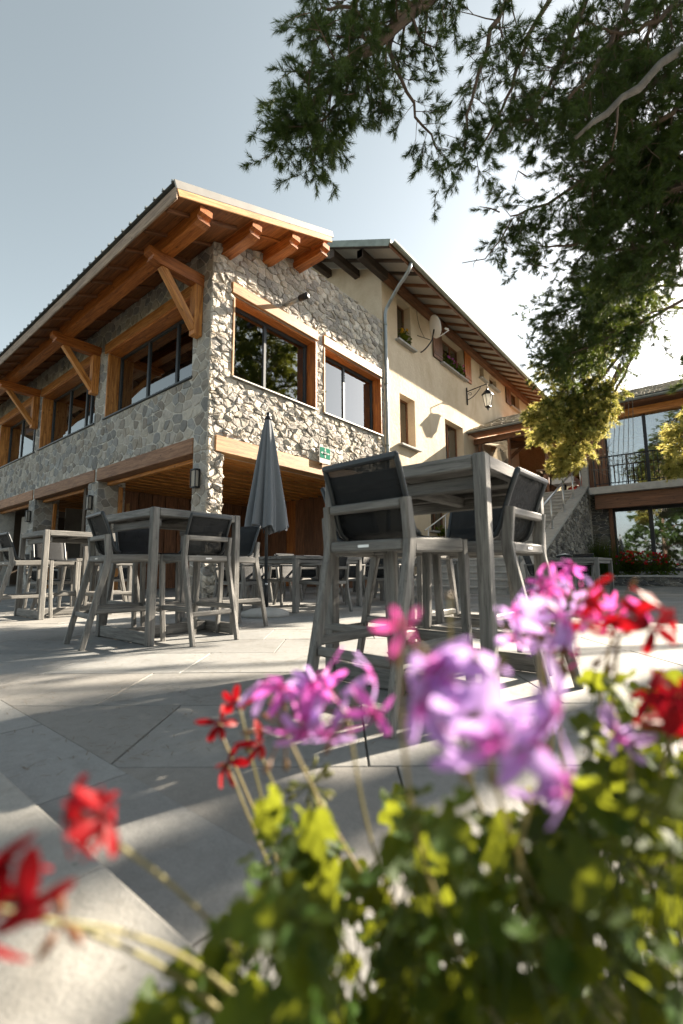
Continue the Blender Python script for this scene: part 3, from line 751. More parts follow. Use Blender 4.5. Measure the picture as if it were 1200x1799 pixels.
# ------------------------------------------------------------------ the rendered house behind
RH = thing('rendered_house', (6.4, 0, 0), 0, 'ochre rendered house with white boarded eaves and brown shutters', 'house')
def pierced(name, axis, pos, a0, a1, b0, b1, holes, depth, mat, parent, sgn=1):
    """wall skin with real openings: front face plus deep reveals (axis 'y': a = x, axis 'x': a = y)"""
    A = sorted({a0, a1, *[h[i] for h in holes for i in (0, 1)]}); B = sorted({b0, b1, *[h[i] for h in holes for i in (2, 3)]})
    m = MB(); P = (lambda a, b, d: (a, pos+d*sgn, b)) if axis == 'y' else (lambda a, b, d: (pos+d*sgn, a, b))
    for i in range(len(A)-1):
        for j in range(len(B)-1):
            ca, cb = (A[i]+A[i+1])/2, (B[j]+B[j+1])/2
            if any(h[0] < ca < h[1] and h[2] < cb < h[3] for h in holes): continue
            m.add([P(A[i],B[j],0), P(A[i+1],B[j],0), P(A[i+1],B[j+1],0), P(A[i],B[j+1],0)], [(0,1,2,3)])
    for h in holes:
        c = [(h[0],h[2]),(h[1],h[2]),(h[1],h[3]),(h[0],h[3])]
        for k in range(4):
            p, q = c[k], c[(k+1) % 4]
            m.add([P(*p,0), P(*q,0), P(*q,depth), P(*p,depth)], [(0,1,2,3)])
    return m.build(name, mat, parent)
HY = -0.03
hh = {'w1': (7.27,8.18,8.26,9.86), 'w2': (10.54,12.60,8.62,9.96), 'low': (7.32,8.32,4.66,6.42), 'door': (10.63,12.29,3.9,6.40), 'base': (9.25,10.5,1.92,2.87),
      's1': (14.42,14.92,9.33,9.98), 's2': (15.58,16.5,9.33,9.85), 'w5': (18.5,20.0,9.12,10.12)}
hw = pierced('wall', 'y', HY, 6.36, 25, -0.2, 10.33, list(hh.values()), 0.34, M['render'], RH)
sm = MB(); 
def hz_(y): return 9.74+0.47*(y+1.3)
sm.add([(6.36,HY,-0.2),(6.36,8,-0.2),(6.36,8,hz_(8)),(6.36,HY,hz_(HY))], [(0,1,2,3)]); sm.build('gable_wall', M['render'], RH)
MB().box(6.5, 25, 0.34, 0.5, 3, 10.4).build('inner_wall', M['dark_room'], RH)
# roof
def hsheet(mb, x0, x1, y0, y1, d0, d1):
    mb.add([(x0,y0,hz_(y0)+d0),(x1,y0,hz_(y0)+d0),(x1,y1,hz_(y1)+d0),(x0,y1,hz_(y1)+d0),(x0,y0,hz_(y0)+d1),(x1,y0,hz_(y0)+d1),(x1,y1,hz_(y1)+d1),(x0,y1,hz_(y1)+d1)], BOXF)
m = MB(); hsheet(m, 4.90, 26, -1.32, 7, 0.06, 0.16); hr_ = m.build('roof', M['zinc_green'], RH)
x = 5.0; k = 0
while x < 25:
    m = MB(); hsheet(m, x, x+0.70, -1.26, 0.02 if x > 6 else 3, 0.02, 0.05); m.build('soffit_panel', M['panel_white'], hr_)
    yo = -1.26
    bar('rafter', (x-0.05, yo, hz_(yo)-0.0), (x-0.05, 0.0 if x > 6 else 3, hz_(0.0 if x > 6 else 3)-0.0), 0.085, 0.13, M['dark_timber'] if x < 7 else M['brown_timber'], hr_, up=(0,-0.47,1)); x += 0.80
for y in (-0.16, 0.95, 2.2): bar('purlin', (5.0, y, hz_(y)-0.22), (6.5 if y > 0 else 25, y, hz_(y)-0.22), 0.2, 0.26, M['dark_timber'] if y > 0 else M['brown_timber'], hr_)
bar('purlin_end', (5.0, -0.16, hz_(-.16)-0.22), (6.4, -0.16, hz_(-.16)-0.22), 0.22, 0.28, M['dark_timber'], hr_)
bar('eave_board', (4.9, -1.29, hz_(-1.29)+0.0), (25, -1.29, hz_(-1.29)+0.0), 0.03, 0.16, M['brown_timber'], hr_)
bar('verge_board', (4.89, -1.3, hz_(-1.3)+0.06), (4.89, 7, hz_(7)+0.06), 0.03, 0.2, M['zinc_green'], hr_)
gm = MB(); n = 9; vs = []
for xx in (4.9, 25.0):
    for rr in (0.085, 0.075):
        for i in range(n): a = math.pi+math.pi*i/(n-1); vs.append((xx, -1.39+rr*math.cos(a), hz_(-1.3)+0.08+rr*math.sin(a)))
fs = [(i, i+1, 2*n+i+1, 2*n+i) for i in range(n-1)]+[(n+i, 3*n+i, 3*n+i+1, n+i+1) for i in range(n-1)]
mesh('gutter', vs, fs, M['zinc_green'], hr_, None, True)
dp = bez((5.95, -1.37, 9.72), (5.95, -1.35, 9.5), (6.1, -0.85, 9.3), 5)+[Vector((6.4, -0.3, 9.1))]+bez((6.46, -0.2, 9.05), (6.45, -0.09, 8.95), (6.45, -0.09, 8.7), 4)+[Vector((6.45, -0.09, 5)), Vector((6.45, -0.09, 0))]
dpo = tube('downpipe', dp, 0.055, M['zinc'], RH, 12)
for z in (8.4, 6.4, 4.4, 2.2): tube('pipe_clip', [(6.45, -0.09, z), (6.45, -0.09, z+0.04)], 0.066, M['zinc_green'], dpo, 12)
# windows
def house_window(key, depth=0.3, bars=1, frame=M['brown_timber'], curtain=False, sill=True):
    x0, x1, z0, z1 = hh[key]; y = HY+depth; f = 0.06
    m = MB(); m.box(x0, x1, y-0.03, y+0.03, z0, z0+f); m.box(x0, x1, y-0.03, y+0.03, z1-f, z1); m.box(x0, x0+f, y-0.028, y+0.028, z0+f, z1-f); m.box(x1-f, x1, y-0.028, y+0.028, z0+f, z1-f)
    w = m.build('window', frame, RH)
    for k in range(bars):
        xm = x0+(x1-x0)*(k+1)/(bars+1); bar('glazing_bar', (xm, y, z0+f), (xm, y, z1-f), 0.06, 0.05, frame, w, up=(0,1,0), c=0.004)
    ed = [x0+f]+[x0+(x1-x0)*(k+1)/(bars+1) for k in range(bars)]+[x1-f]
    for a, b in zip(ed[:-1], ed[1:]): MB().box(a, b, y+0.004, y+0.009, z0+f, z1-f).build('pane', M['glass'], w)
    if sill: bar('sill', (x0-0.14, HY-0.05, z0-0.035), (x1+0.16, HY-0.05, z0-0.035), 0.22, 0.07, M['concrete'], w)
    return w
house_window('w1'); house_window('w2', bars=2); house_window('low', 0.32, 1); house_window('door', 0.32, 1, sill=False); house_window('base', 0.2, 1)
house_window('s1', 0.2, 0); house_window('s2', 0.2, 0); house_window('w5', 0.25, 1)
def shutter(x0, x1, z0, z1, mat):
    s = bar('shutter', ((x0+x1)/2, HY-0.03, z0), ((x0+x1)/2, HY-0.03, z1), x1-x0, 0.03, M['dark_timber'], RH, up=(0,1,0))
    n = max(3, int((x1-x0)/0.13)); w = (x1-x0)/n
    for i in range(n): bar('shutter_board', (x0+w*(i+.5), HY-0.055, z0+0.01), (x0+w*(i+.5), HY-0.055, z1-0.01), w*0.94, 0.022, mat, s, up=(0,1,0), c=0.003)
    for z in (z0+0.18, z1-0.2): bar('shutter_ledge', (x0+0.02, HY-0.075, z), (x1-0.02, HY-0.075, z), 0.02, 0.09, mat, s, c=0.003)
shutter(9.78, 10.50, 8.62, 9.98, M['brown_timber']); shutter(12.64, 13.30, 8.62, 9.98, M['larch_red']); shutter(17.75, 18.46, 9.1, 10.12, M['brown_timber'])

# satellite dish
SDh = thing('satellite_dish', (8.75, -0.03, 8.4), 0, 'white satellite dish on a black wall bracket under the house eave', 'satellite dish')
dc = Vector((9.05, -0.55, 9.33)); dn = Vector((0.80, -0.52, 0.30)).normalized(); dx = dn.cross(Vector((0,0,1))).normalized(); dy = dx.cross(dn)
vs = []; fs = []; nr, na = 6, 28
for side in (0, 1):
    vs.append(dc-dn*(0.07+0.012*side))
    for i in range(1, nr+1):
        r = i/nr
        for k in range(na): a = 2*math.pi*k/na; vs.append(dc+dx*(0.36*r*math.cos(a))+dy*(0.42*r*math.sin(a))+dn*(0.07*(r*r-1)-0.012*side))
    o0 = side*(1+nr*na)
    for k in range(na):
        t = (o0, o0+1+k, o0+1+(k+1) % na); fs.append(t if not side else t[::-1])
        for i in range(nr-1):
            q = (o0+1+i*na+k, o0+1+(i+1)*na+k, o0+1+(i+1)*na+(k+1) % na, o0+1+i*na+(k+1) % na); fs.append(q if not side else q[::-1])
N1 = 1+nr*na
for k in range(na): fs.append((1+(nr-1)*na+k, N1+1+(nr-1)*na+k, N1+1+(nr-1)*na+(k+1) % na, 1+(nr-1)*na+(k+1) % na))
mesh('dish', vs, fs, M['white'], SDh, None, True)
lnb = dc+dn*0.52-dy*0.22
tube('feed_arm', [dc-dy*0.41, lnb], 0.014, M['white'], SDh); tube('receiver', [lnb-dn*0.02+dy*0.03, lnb-dn*0.14+dy*0.10], 0.04, M['white'], SDh, 10)
tube('wall_bracket', bez((8.85, -0.03, 8.42), (8.95, -0.2, 8.5), (9.03, -0.42, 8.85), 6)+[dc-dn*0.09-dy*0.1], 0.026, M['black_metal'], SDh)
tube('stay', [(8.62, -0.04, 8.98), (9.0, -0.36, 8.86)], 0.012, M['black_metal'], SDh)
tube('cable', bez((8.62, -0.05, 9.98), (8.6, -0.05, 9.4), (8.86, -0.2, 8.95), 9), 0.008, M['black_metal'], SDh, 5)

# wall lantern on a curled bracket
LN = thing('wall_lantern', (12.85, -0.03, 7.7), 0, 'black wrought iron lantern on a curled bracket on the house wall', 'lantern')
lx = 12.80
tube('wall_plate', [(lx, -0.06, 7.55), (lx, -0.06, 8.32)], 0.03, M['black_metal'], LN)
tube('arm', [(lx, -0.05, 8.14), (lx, -0.95, 8.26)], 0.022, M['black_metal'], LN)
sc = [Vector((lx, -0.06-0.62*t, 7.78+0.42*t*t)) for t in [i/8 for i in range(9)]]
tube('scroll', sc, 0.016, M['black_metal'], LN)
tube('scroll', [Vector((lx, -0.20+0.09*math.cos(a)*(1-a/9), 8.0+0.09*math.sin(a)*(1-a/9))) for a in [i*0.5 for i in range(13)]], 0.012, M['black_metal'], LN)
lc = (lx, -0.95, 0)
tube('hook', [(lx, -0.95, 8.27), (lx, -0.95, 8.02)], 0.014, M['black_metal'], LN)
m = MB(); m.lathe([(0.02,8.06),(0.05,8.03),(0.06,7.99),(0.11,7.95),(0.13,7.93),(0.24,7.80),(0.25,7.77),(0.20,7.765)], 6, lc); m.build('cap', M['black_metal'], LN)
m = MB()
for k in range(6):
    a = math.pi/3*k; m.tube([(lx+0.205*math.cos(a), -0.95+0.205*math.sin(a), 7.77), (lx+0.115*math.cos(a), -0.95+0.115*math.sin(a), 7.28)], 0.011, 5)
m.lathe([(0.125,7.28),(0.13,7.26),(0.09,7.22),(0.05,7.20),(0.03,7.13),(0.012,7.10)], 6, lc); m.build('cage', M['black_metal'], LN)
M['opal'] = leaf_mat('opal_glass', (0.74,0.73,0.70), (0.78,0.77,0.74), 0.55, (0.8,0.78,0.72), 0.3, 2, 0.5)
m = MB(); m.lathe([(0.195,7.765),(0.112,7.285)], 6, lc); m.build('lantern_glass', M['opal'], LN)

# ------------------------------------------------------------------ the glazed wing on the right
WG = thing('glazed_wing', (13.4, -5, 0), 0, 'two storey glazed wing with shingle roof, timber porch and balcony', 'building')
WX = 13.4; FL = 3.38
MB().box(12.6, 22, -13, -4.5, FL-0.24, FL).build('balcony_slab', M['concrete'], WG)
MB().box(12.9, 22, -4.5, -0.05, FL-0.2, FL-0.002).build('porch_floor', M['concrete'], WG)
bar('edge_beam', (12.95, -4.6, 2.88), (12.95, -13, 2.88), 0.2, 0.50, M['brown_timber'], WG)
MB().box(WX, 22, -13, -4.0, -0.2, 0.45).build('plinth', M['concrete'], WG)
# ground floor: slate stone pier and big windows
MB().box(WX+0.02, WX+0.4, -4.98, -4.1, 0, FL-0.24).build('pier', M['mortar'], WG)
st = []; masonry(voronoi((-4.98, -4.36, 0.0, FL-0.26), 0.11, 2.2, [], 51), lambda a, b, d: (WX+0.02-d, a, b), [(0.12,0.115,0.105),(0.17,0.155,0.13),(0.09,0.09,0.09)], (0.01,0.04), 0.4, 0.004, 52, st)
rv, rf, rc = [], [], []
for _, v, f, c in st: n = len(rv); rv += v; rf += [tuple(i+n for i in q) for q in f]; rc += [c]*len(v)
mesh('stonework', rv, rf, M['stone_flat'], WG, None, False, rc)['kind'] = 'stuff'
w = MB().box(WX+0.1, WX+0.2, -13, -4.98, 0.45, 0.55).build('window', M['black_metal'], WG); MB().box(WX+0.1, WX+0.2, -13, -4.98, 2.56, 2.7).build('window_head', M['black_metal'], w); w['label'] = 'wide ground floor window of the wing'
pv = [-5.04, -6.15, -7.55, -9.0, -10.4, -11.8, -12.9]
for y in pv: bar('mullion', (WX+0.14, y, 0.45), (WX+0.14, y, 2.66), 0.12, 0.14, M['black_metal'], w, up=(1,0,0))
for a, b in zip(pv[:-1], pv[1:]): MB().box(WX+0.14, WX+0.146, b+0.05, a-0.05, 0.55, 2.56).build('pane', M['glass'], w)
bar('jamb', (WX+0.02, -4.98, 0.3), (WX+0.02, -4.98, 3.1), 0.12, 0.12, M['brown_timber'], WG, up=(1,0,0))
MB().box(15.2, 15.3, -13, -4, 0.3, 3.1).box(WX+0.4, 15.2, -4.4, -4.3, 0.3, 3.1).build('room_wall', M['dark_room'], WG)
# upper glazing
w = MB().box(WX+0.1, WX+0.2, -13, -4.6, FL, FL+0.08).build('window', M['black_metal'], WG); w['label'] = 'upper glazed front behind the balcony railing'
pv = [-4.72, -4.98, -6.2, -7.5, -8.8, -10.1, -11.4, -12.7]
for y in pv: bar('mullion', (WX+0.14, y, FL), (WX+0.14, y, 5.95), 0.10, 0.12, M['black_metal'], w, up=(1,0,0))
for a, b in zip(pv[:-1], pv[1:]): MB().box(WX+0.14, WX+0.146, b+0.04, a-0.04, FL+0.08, 5.93).build('pane', M['glass'], w)
bar('cladding_board', (WX+0.05, -4.85, FL), (WX+0.05, -4.85, 5.9), 0.26, 0.06, M['brown_timber'], WG, up=(1,0,0)); bar('cladding_board', (WX+0.05, -4.58, FL), (WX+0.05, -4.58, 5.9), 0.24, 0.06, M['brown_timber'], WG, up=(1,0,0))
bar('head_beam', (WX+0.1, -4.45, 6.07), (WX+0.1, -13, 6.07), 0.3, 0.26, M['larch'], WG)
for i in range(9): bar('wall_board', (17.5, -5, FL+0.15+i*0.3), (17.5, -13, FL+0.15+i*0.3), 0.05, 0.29, M['larch_red'], WG)
# porch front and its timber ceiling
for y in (-0.30, -1.53, -2.95, -4.45): bar('porch_post', (WX, y, FL), (WX, y, 6.1), 0.14 if y > -0.5 else 0.09, 0.14, M['brown_timber'], WG, up=(1,0,0))
bar('porch_beam', (WX, -0.06, 6.02), (WX, -4.5, 6.02), 0.2, 0.24, M['brown_timber'], WG)
for a, b in ((-0.37, -1.48), ): 
    MB().box(WX, WX+0.006, b, a, FL+0.05, 5.88).build('pane', M['glass_rail'], WG)
for i in range(24):
    x = WX+0.1+i*0.26; z = 6.12+0.16*(x-WX)
    bar('ceiling_board', (x+0.13, -0.1, z), (x+0.13, -4.5, z), 0.255, 0.03, M['larch'], WG, up=(-0.16,0,1), c=0.003)
for y in (-0.9, -2.2, -3.5): bar('ceiling_beam', (WX+0.1, y, 5.98), (19, y, 5.98+0.16*5.6), 0.16, 0.22, M['brown_timber'], WG)
bar('tie_beam', (15.3, -0.1, 6.1), (15.3, -4.5, 6.1), 0.2, 0.26, M['brown_timber'], WG); bar('brace', (15.3, -0.3, 5.1), (15.3, -1.6, 6.05), 0.13, 0.13, M['brown_timber'], WG)
MB().box(19.4, 19.6, -4.6, -0.05, FL, 7.1).build('porch_wall', M['larch_pale'], WG)
w = MB().box(19.3, 19.39, -4.2, -0.9, 4.0, 4.08).box(19.3, 19.39, -4.2, -0.9, 5.6, 5.68).build('window', M['white'], WG)
for a, b in ((-4.15,-2.6),(-2.5,-0.95)): MB().box(19.34, 19.345, a, b, 4.08, 5.6).build('pane', M['glass'], w)
# roof: shingle courses
def rz_(x): return 6.36+0.40*(x-12.75)
m = MB(); m.add([(12.8,-13.5,rz_(12.8)-0.06),(17,-13.5,rz_(17)-0.06),(17,-0.02,rz_(17)-0.06),(12.8,-0.02,rz_(12.8)-0.06),(12.8,-13.5,rz_(12.8)),(17,-13.5,rz_(17)),(17,-0.02,rz_(17)),(12.8,-0.02,rz_(12.8))], BOXF)
wr = m.build('roof', M['dark_timber'], WG)
M['shingle'] = stone_mat('weathered_shingle', 20, 0.4)
rv, rf, rc = [], [], []; rs = random.Random(8)
for i in range(14):
    x0 = 12.72+i*0.30; y = -13.5+rs.random()*0.2
    while y < -0.1:
        wd = rs.uniform(0.16, 0.34); y1 = min(y+wd, -0.03); t = rs.uniform(0, 0.02); zl = rz_(x0)+0.055+t; zh = rz_(x0+0.5)+0.012
        mb = MB().add([(x0+rs.uniform(-.03,.02),y+.006,zl-0.03),(x0+0.5,y+.006,zh-0.012),(x0+0.5,y1-.006,zh-0.012),(x0+rs.uniform(-.03,.02),y1-.006,zl-0.03),
                       (x0,y+.006,zl),(x0+0.5,y+.006,zh),(x0+0.5,y1-.006,zh),(x0,y1-.006,zl)], BOXF)
        n = len(rv); rv += mb.v; rf += [tuple(k+n for k in f) for f in mb.f]; c = rs.choice([(0.46,0.40,0.31),(0.40,0.36,0.29),(0.52,0.46,0.36),(0.33,0.29,0.24)]); rc += [c]*8; y = y1
o = mesh('shingles', rv, rf, M['shingle'], wr, None, False, rc); o['kind'] = 'stuff'
for i in range(5): bar('soffit_board', (12.84+i*0.17, -0.05, 6.27), (12.84+i*0.17, -13.5, 6.27), 0.165, 0.03, M['brown_timber'], wr, c=0.003)
MB().box(WX+0.2, 17.7, -13.5, -4.5, 6.2, 6.24).build('ceiling', M['larch'], WG); MB().box(WX+0.2, 17.7, -4.6, -4.52, FL, 6.2).build('room_wall', M['larch_red'], WG); MB().box(WX+0.2, 17.7, -13.1, -13.0, FL, 6.2).build('room_wall', M['larch_red'], WG); MB().box(17.55, 17.7, -13, -4.6, FL, 6.2).build('room_wall', M['larch_red'], WG)
bar('eave_board', (12.74, -0.05, rz_(12.74)-0.09), (12.74, -13.5, rz_(12.74)-0.09), 0.03, 0.16, M['brown_timber'], wr)
vs = []
for yy in (-0.05, -13.5):
    for rr in (0.08, 0.07):
        for i in range(9): a = math.pi+math.pi*i/8; vs.append((12.64+rr*math.cos(a), yy, rz_(12.7)-0.03+rr*math.sin(a)))
mesh('gutter', vs, [(i, i+1, 18+i+1, 18+i) for i in range(8)]+[(9+i, 27+i, 27+i+1, 9+i+1) for i in range(8)], M['zinc'], wr, None, True)
# black balcony railing
RL = thing('balcony_railing', (12.68, -4.7, FL), 0, 'black metal balcony railing with thin upright bars', 'railing')
bar('top_rail', (12.68, -4.66, 4.42), (12.68, -13, 4.42), 0.05, 0.04, M['black_metal'], RL); bar('bottom_rail', (12.68, -4.66, FL+0.10), (12.68, -13, FL+0.10), 0.03, 0.03, M['black_metal'], RL)
y = -4.68; k = 0
while y > -12.9:
    bar('baluster' if k % 8 else 'railing_post', (12.68, y, FL+(0.10 if k % 8 else 0.0)), (12.68, y, 4.41), 0.018 if k % 8 else 0.05, 0.018 if k % 8 else 0.05, M['black_metal'], RL, up=(1,0,0), c=0.002); y -= 0.125; k += 1

# ------------------------------------------------------------------ outdoor stair with stone flank
STR = thing('outdoor_stair', (6, -3, 0), 0, 'grey concrete stair with a slanting stone flank wall', 'stair')
n = 20; run = (13.0-5.0)/n; rise = FL/n
for i in range(n):
    MB().box(5.0+i*run-0.02, 13.1, -4.1, -1.6, i*rise, (i+1)*rise-0.05).build('riser', M['concrete'], STR)
    MB().box(5.0+i*run-0.05, 5.0+(i+1)*run+0.02, -4.1, -1.6, (i+1)*rise-0.048, (i+1)*rise, 0.006).build('tread', M['concrete'], STR)
def cz(x): return 0.28+0.4125*(x-5.35)
def flank(y0, y1, nm):
    vs = [(5.3,y0,-0.2),(13.1,y0,-0.2),(13.1,y0,cz(13.1)),(5.3,y0,cz(5.3)),(5.3,y1,-0.2),(13.1,y1,-0.2),(13.1,y1,cz(13.1)),(5.3,y1,cz(5.3))]
    return mesh(nm, vs, [(0,1,2,3),(7,6,5,4),(3,2,6,7),(0,3,7,4),(1,5,6,2)], M['mortar'], STR)
fw_ = flank(-4.33, -4.11, 'flank_wall'); flank(-1.6, -1.4, 'flank_wall')
st = []; masonry(voronoi((5.3, 13.08, 0.0, 3.5), 0.115, 1.7, [], 61, 0.44, [(-0.4125, 1.0, 0.28-0.4125*5.35-0.02)]), lambda a, b, d: (a, -4.33-d, b), [(0.20,0.19,0.175),(0.28,0.265,0.24),(0.14,0.135,0.13),(0.33,0.31,0.28)], (0.015,0.06), 0.5, 0.006, 62, st)
rv, rf, rc = [], [], []
for _, v, f, c in st: n_ = len(rv); rv += v; rf += [tuple(i+n_ for i in q) for q in f]; rc += [c]*len(v)
mesh('stonework', rv, rf, M['stone'], STR, None, False, rc)['kind'] = 'stuff'
bar('flank_coping', (5.2, -4.22, cz(5.2)+0.04), (13.1, -4.22, cz(13.1)+0.04), 0.36, 0.08, M['concrete'], STR)
bar('newel_post', (13.16, -4.30, FL-0.3), (13.16, -4.30, FL+1.12), 0.22, 0.22, M['concrete'], STR, up=(1,0,0))
HR = thing('stair_handrail', (8, -4.2, 1), 0, 'brushed steel handrail on posts along the stone stair flank', 'handrail')
tube('rail', [(5.4, -4.2, cz(5.4)+0.98), (12.95, -4.2, cz(12.95)+0.98)], 0.03, M['steel'], HR, 10)
for x in (5.6, 7.1, 8.6, 10.1, 11.5, 12.8):
    p = tube('rail_post', [(x, -4.2, cz(x)+0.06), (x, -4.2, cz(x)+0.96)], 0.024, M['steel'], HR, 10); tube('foot_plate', [(x, -4.2, cz(x)+0.075), (x, -4.2, cz(x)+0.10)], 0.06, M['steel'], p, 12)
H2 = thing('slanting_handrail', (9, -1, 1), 0, 'thin steel handrail slanting in front of the house base window', 'handrail')
tube('rail', [(7.2, -0.9, 1.75), (9.8, -0.9, 2.85)], 0.022, M['steel'], H2)
for x in (7.4, 8.6, 9.7): tube('rail_post', [(x, -0.9, 0), (x, -0.9, 1.75+(x-7.2)*0.423)], 0.018, M['steel'], H2)

# low planter wall before the wing
PW = thing('planter_wall', (12.2, -6, 0), 0, 'low dark stone planter wall with pale coping below the wing windows', 'wall')
MB().box(12.0, 13.3, -12, -4.62, -0.2, 0.26).build('wall_core', M['mortar'], PW)
st = []; masonry(voronoi((-12, -4.62, 0, 0.27), 0.09, 2.4, [], 71), lambda a, b, d: (12.0-d, a, b), [(0.10,0.10,0.10),(0.15,0.145,0.13),(0.2,0.19,0.17)], (0.01,0.05), 0.5, 0.004, 72, st)
rv, rf, rc = [], [], []
for _, v, f, c in st: n_ = len(rv); rv += v; rf += [tuple(i+n_ for i in q) for q in f]; rc += [c]*len(v)
mesh('stonework', rv, rf, M['stone_flat'], PW, None, False, rc)['kind'] = 'stuff'
bar('wall_coping', (12.05, -4.6, 0.31), (12.05, -12, 0.31), 0.26, 0.06, M['concrete'], PW)

# ------------------------------------------------------------------ bar furniture
def bend_bar(name, pts, w, h, mat, parent):
    """squared member following pts in the local x/z plane, w across y, h in the plane"""
    n = len(pts); vs = []; fs = []; y0 = pts[0][1]
    for i, p in enumerate(pts):
        a = Vector(pts[max(0, i-1)]); b = Vector(pts[min(n-1, i+1)]); t = (b-a).normalized(); nn = Vector((t.z, 0, -t.x))
        p = Vector(p); hh_ = h[i] if isinstance(h, (list, tuple)) else h; c = 0.006
        for sy, sn in ((-w/2+c, -hh_/2), (w/2-c, -hh_/2), (w/2, -hh_/2+c), (w/2, hh_/2-c), (w/2-c, hh_/2), (-w/2+c, hh_/2), (-w/2, hh_/2-c), (-w/2, -hh_/2+c)):
            vs.append(p+Vector((0, sy, 0))+nn*sn)
    for i in range(n-1):
        for k in range(8): fs.append((i*8+k, i*8+(k+1) % 8, (i+1)*8+(k+1) % 8, (i+1)*8+k))
    fs.append(tuple(range(8))[::-1]); fs.append(tuple((n-1)*8+k for k in range(8)))
    # grain along the length: put local X along the post
    M_ = Matrix.Rotation(math.pi/2, 4, 'Y') if abs(pts[-1][2]-pts[0][2]) > abs(pts[-1][0]-pts[0][0]) else Matrix()
    Mi = M_.inverted()
    return mesh(name, [Mi @ v for v in vs], fs, mat, parent, W[parent.name] @ M_)

def sling_sheet(name, path, wd, mat, parent, thick=0.004, sag=0.0, arc=0.0):
    """textile along path (x, z), across y; arc curves the top edge"""
    vs = []; fs = []; nu = 9; n = len(path)
    for s in (0, 1):
        for i, (x, z) in enumerate(path):
            a = path[max(0, i-1)]; b = path[min(n-1, i+1)]; d = math.hypot(b[0]-a[0], b[1]-a[1]); nx, nz = -(b[1]-a[1])/d, (b[0]-a[0])/d
            for k in range(nu):
                u = k/(nu-1)*2-1; off = thick*(s-0.5)-sag*(1-u*u)
                vs.append((x+nx*off, u*wd/2, z+nz*off))
    o = n*nu
    for i in range(n-1):
        for k in range(nu-1):
            a = i*nu+k; fs.append((a, a+nu, a+nu+1, a+1)); fs.append((o+a, o+a+1, o+a+nu+1, o+a+nu))
    for i in range(n-1):
        a = i*nu; fs.append((a, o+a, o+a+nu, a+nu)); b = i*nu+nu-1; fs.append((b, b+nu, o+b+nu, o+b))
    for k in range(nu-1): fs.append((k, k+1, o+k+1, o+k)); b = (n-1)*nu+k; fs.append((b, o+b, o+b+1, b+1))
    return mesh(name, vs, fs, mat, parent, W[parent.name], True)

def make_bar_chair(label):
    t = thing('bar_chair', (0,0,0), 0, label, 'chair', 'high bar chairs of weathered wood with black sling seats'); LOCAL.add(t.name)
    hw, tk = 0.215, 0.034
    for s in (-1, 1):
        y = s*hw
        bend_bar('rear_leg', [(-0.335, y, 0.0), (-0.255, y, 0.36), (-0.190, y, 0.64), (-0.182, y, 0.70), (-0.205, y, 0.862)], tk, [0.040, 0.044, 0.052, 0.054, 0.042], M['teak'], t)
        bend_bar('front_leg', [(0.27, y, 0.0), (0.245, y, 0.35), (0.235, y, 0.712)], tk, [0.036, 0.040, 0.045], M['teak'], t)
        bar('side_rail', (-0.17, y, 0.676), (0.215, y, 0.686), 0.034, 0.062, M['teak'], t)
        bar('side_stretcher', (-0.262, y, 0.275), (0.23, y, 0.275), 0.026, 0.042, M['teak'], t)
    bar('back_bar', (-0.200, -hw+0.018, 0.842), (-0.200, hw-0.018, 0.842), 0.036, 0.040, M['teak'], t)
    bar('rear_rail', (-0.192, -hw+0.018, 0.676), (-0.192, hw-0.018, 0.676), 0.036, 0.048, M['teak'], t)
    bar('front_rail', (0.235, -hw+0.018, 0.686), (0.235, hw-0.018, 0.686), 0.032, 0.05, M['teak'], t)
    bar('foot_rest', (0.265, -hw-0.012, 0.262), (0.265, hw+0.012, 0.262), 0.036, 0.05, M['teak'], t)
    bar('rear_stretcher', (-0.28, -hw+0.018, 0.235), (-0.28, hw-0.018, 0.235), 0.026, 0.04, M['teak'], t)
    path = [(0.245, 0.712), (0.235, 0.722), (0.10, 0.718), (-0.02, 0.714), (-0.09, 0.720), (-0.125, 0.738), (-0.145, 0.775), (-0.165, 0.84), (-0.195, 0.925), (-0.225, 1.00), (-0.240, 1.034)]
    s_ = sling_sheet('sling', path, 0.385, M['sling'], t, 0.004, 0.010)
    bp = path[4:]
    for s in (-1, 1):
        tb = tube_geo([(x-0.004, s*0.20, z) for x, z in bp], 0.013, 6); mesh('back_side_frame', tb[0], tb[1], M['anthracite'], s_, W[t.name], True)
    bar('back_top_frame', (-0.244, -0.21, 1.028), (-0.244, 0.21, 1.028), 0.024, 0.030, M['anthracite'], t)
    bar('name_plate', (-0.2115, -0.03, 0.676), (-0.2115, 0.03, 0.676), 0.002, 0.012, M['steel'], t, c=0.0005)
    return t

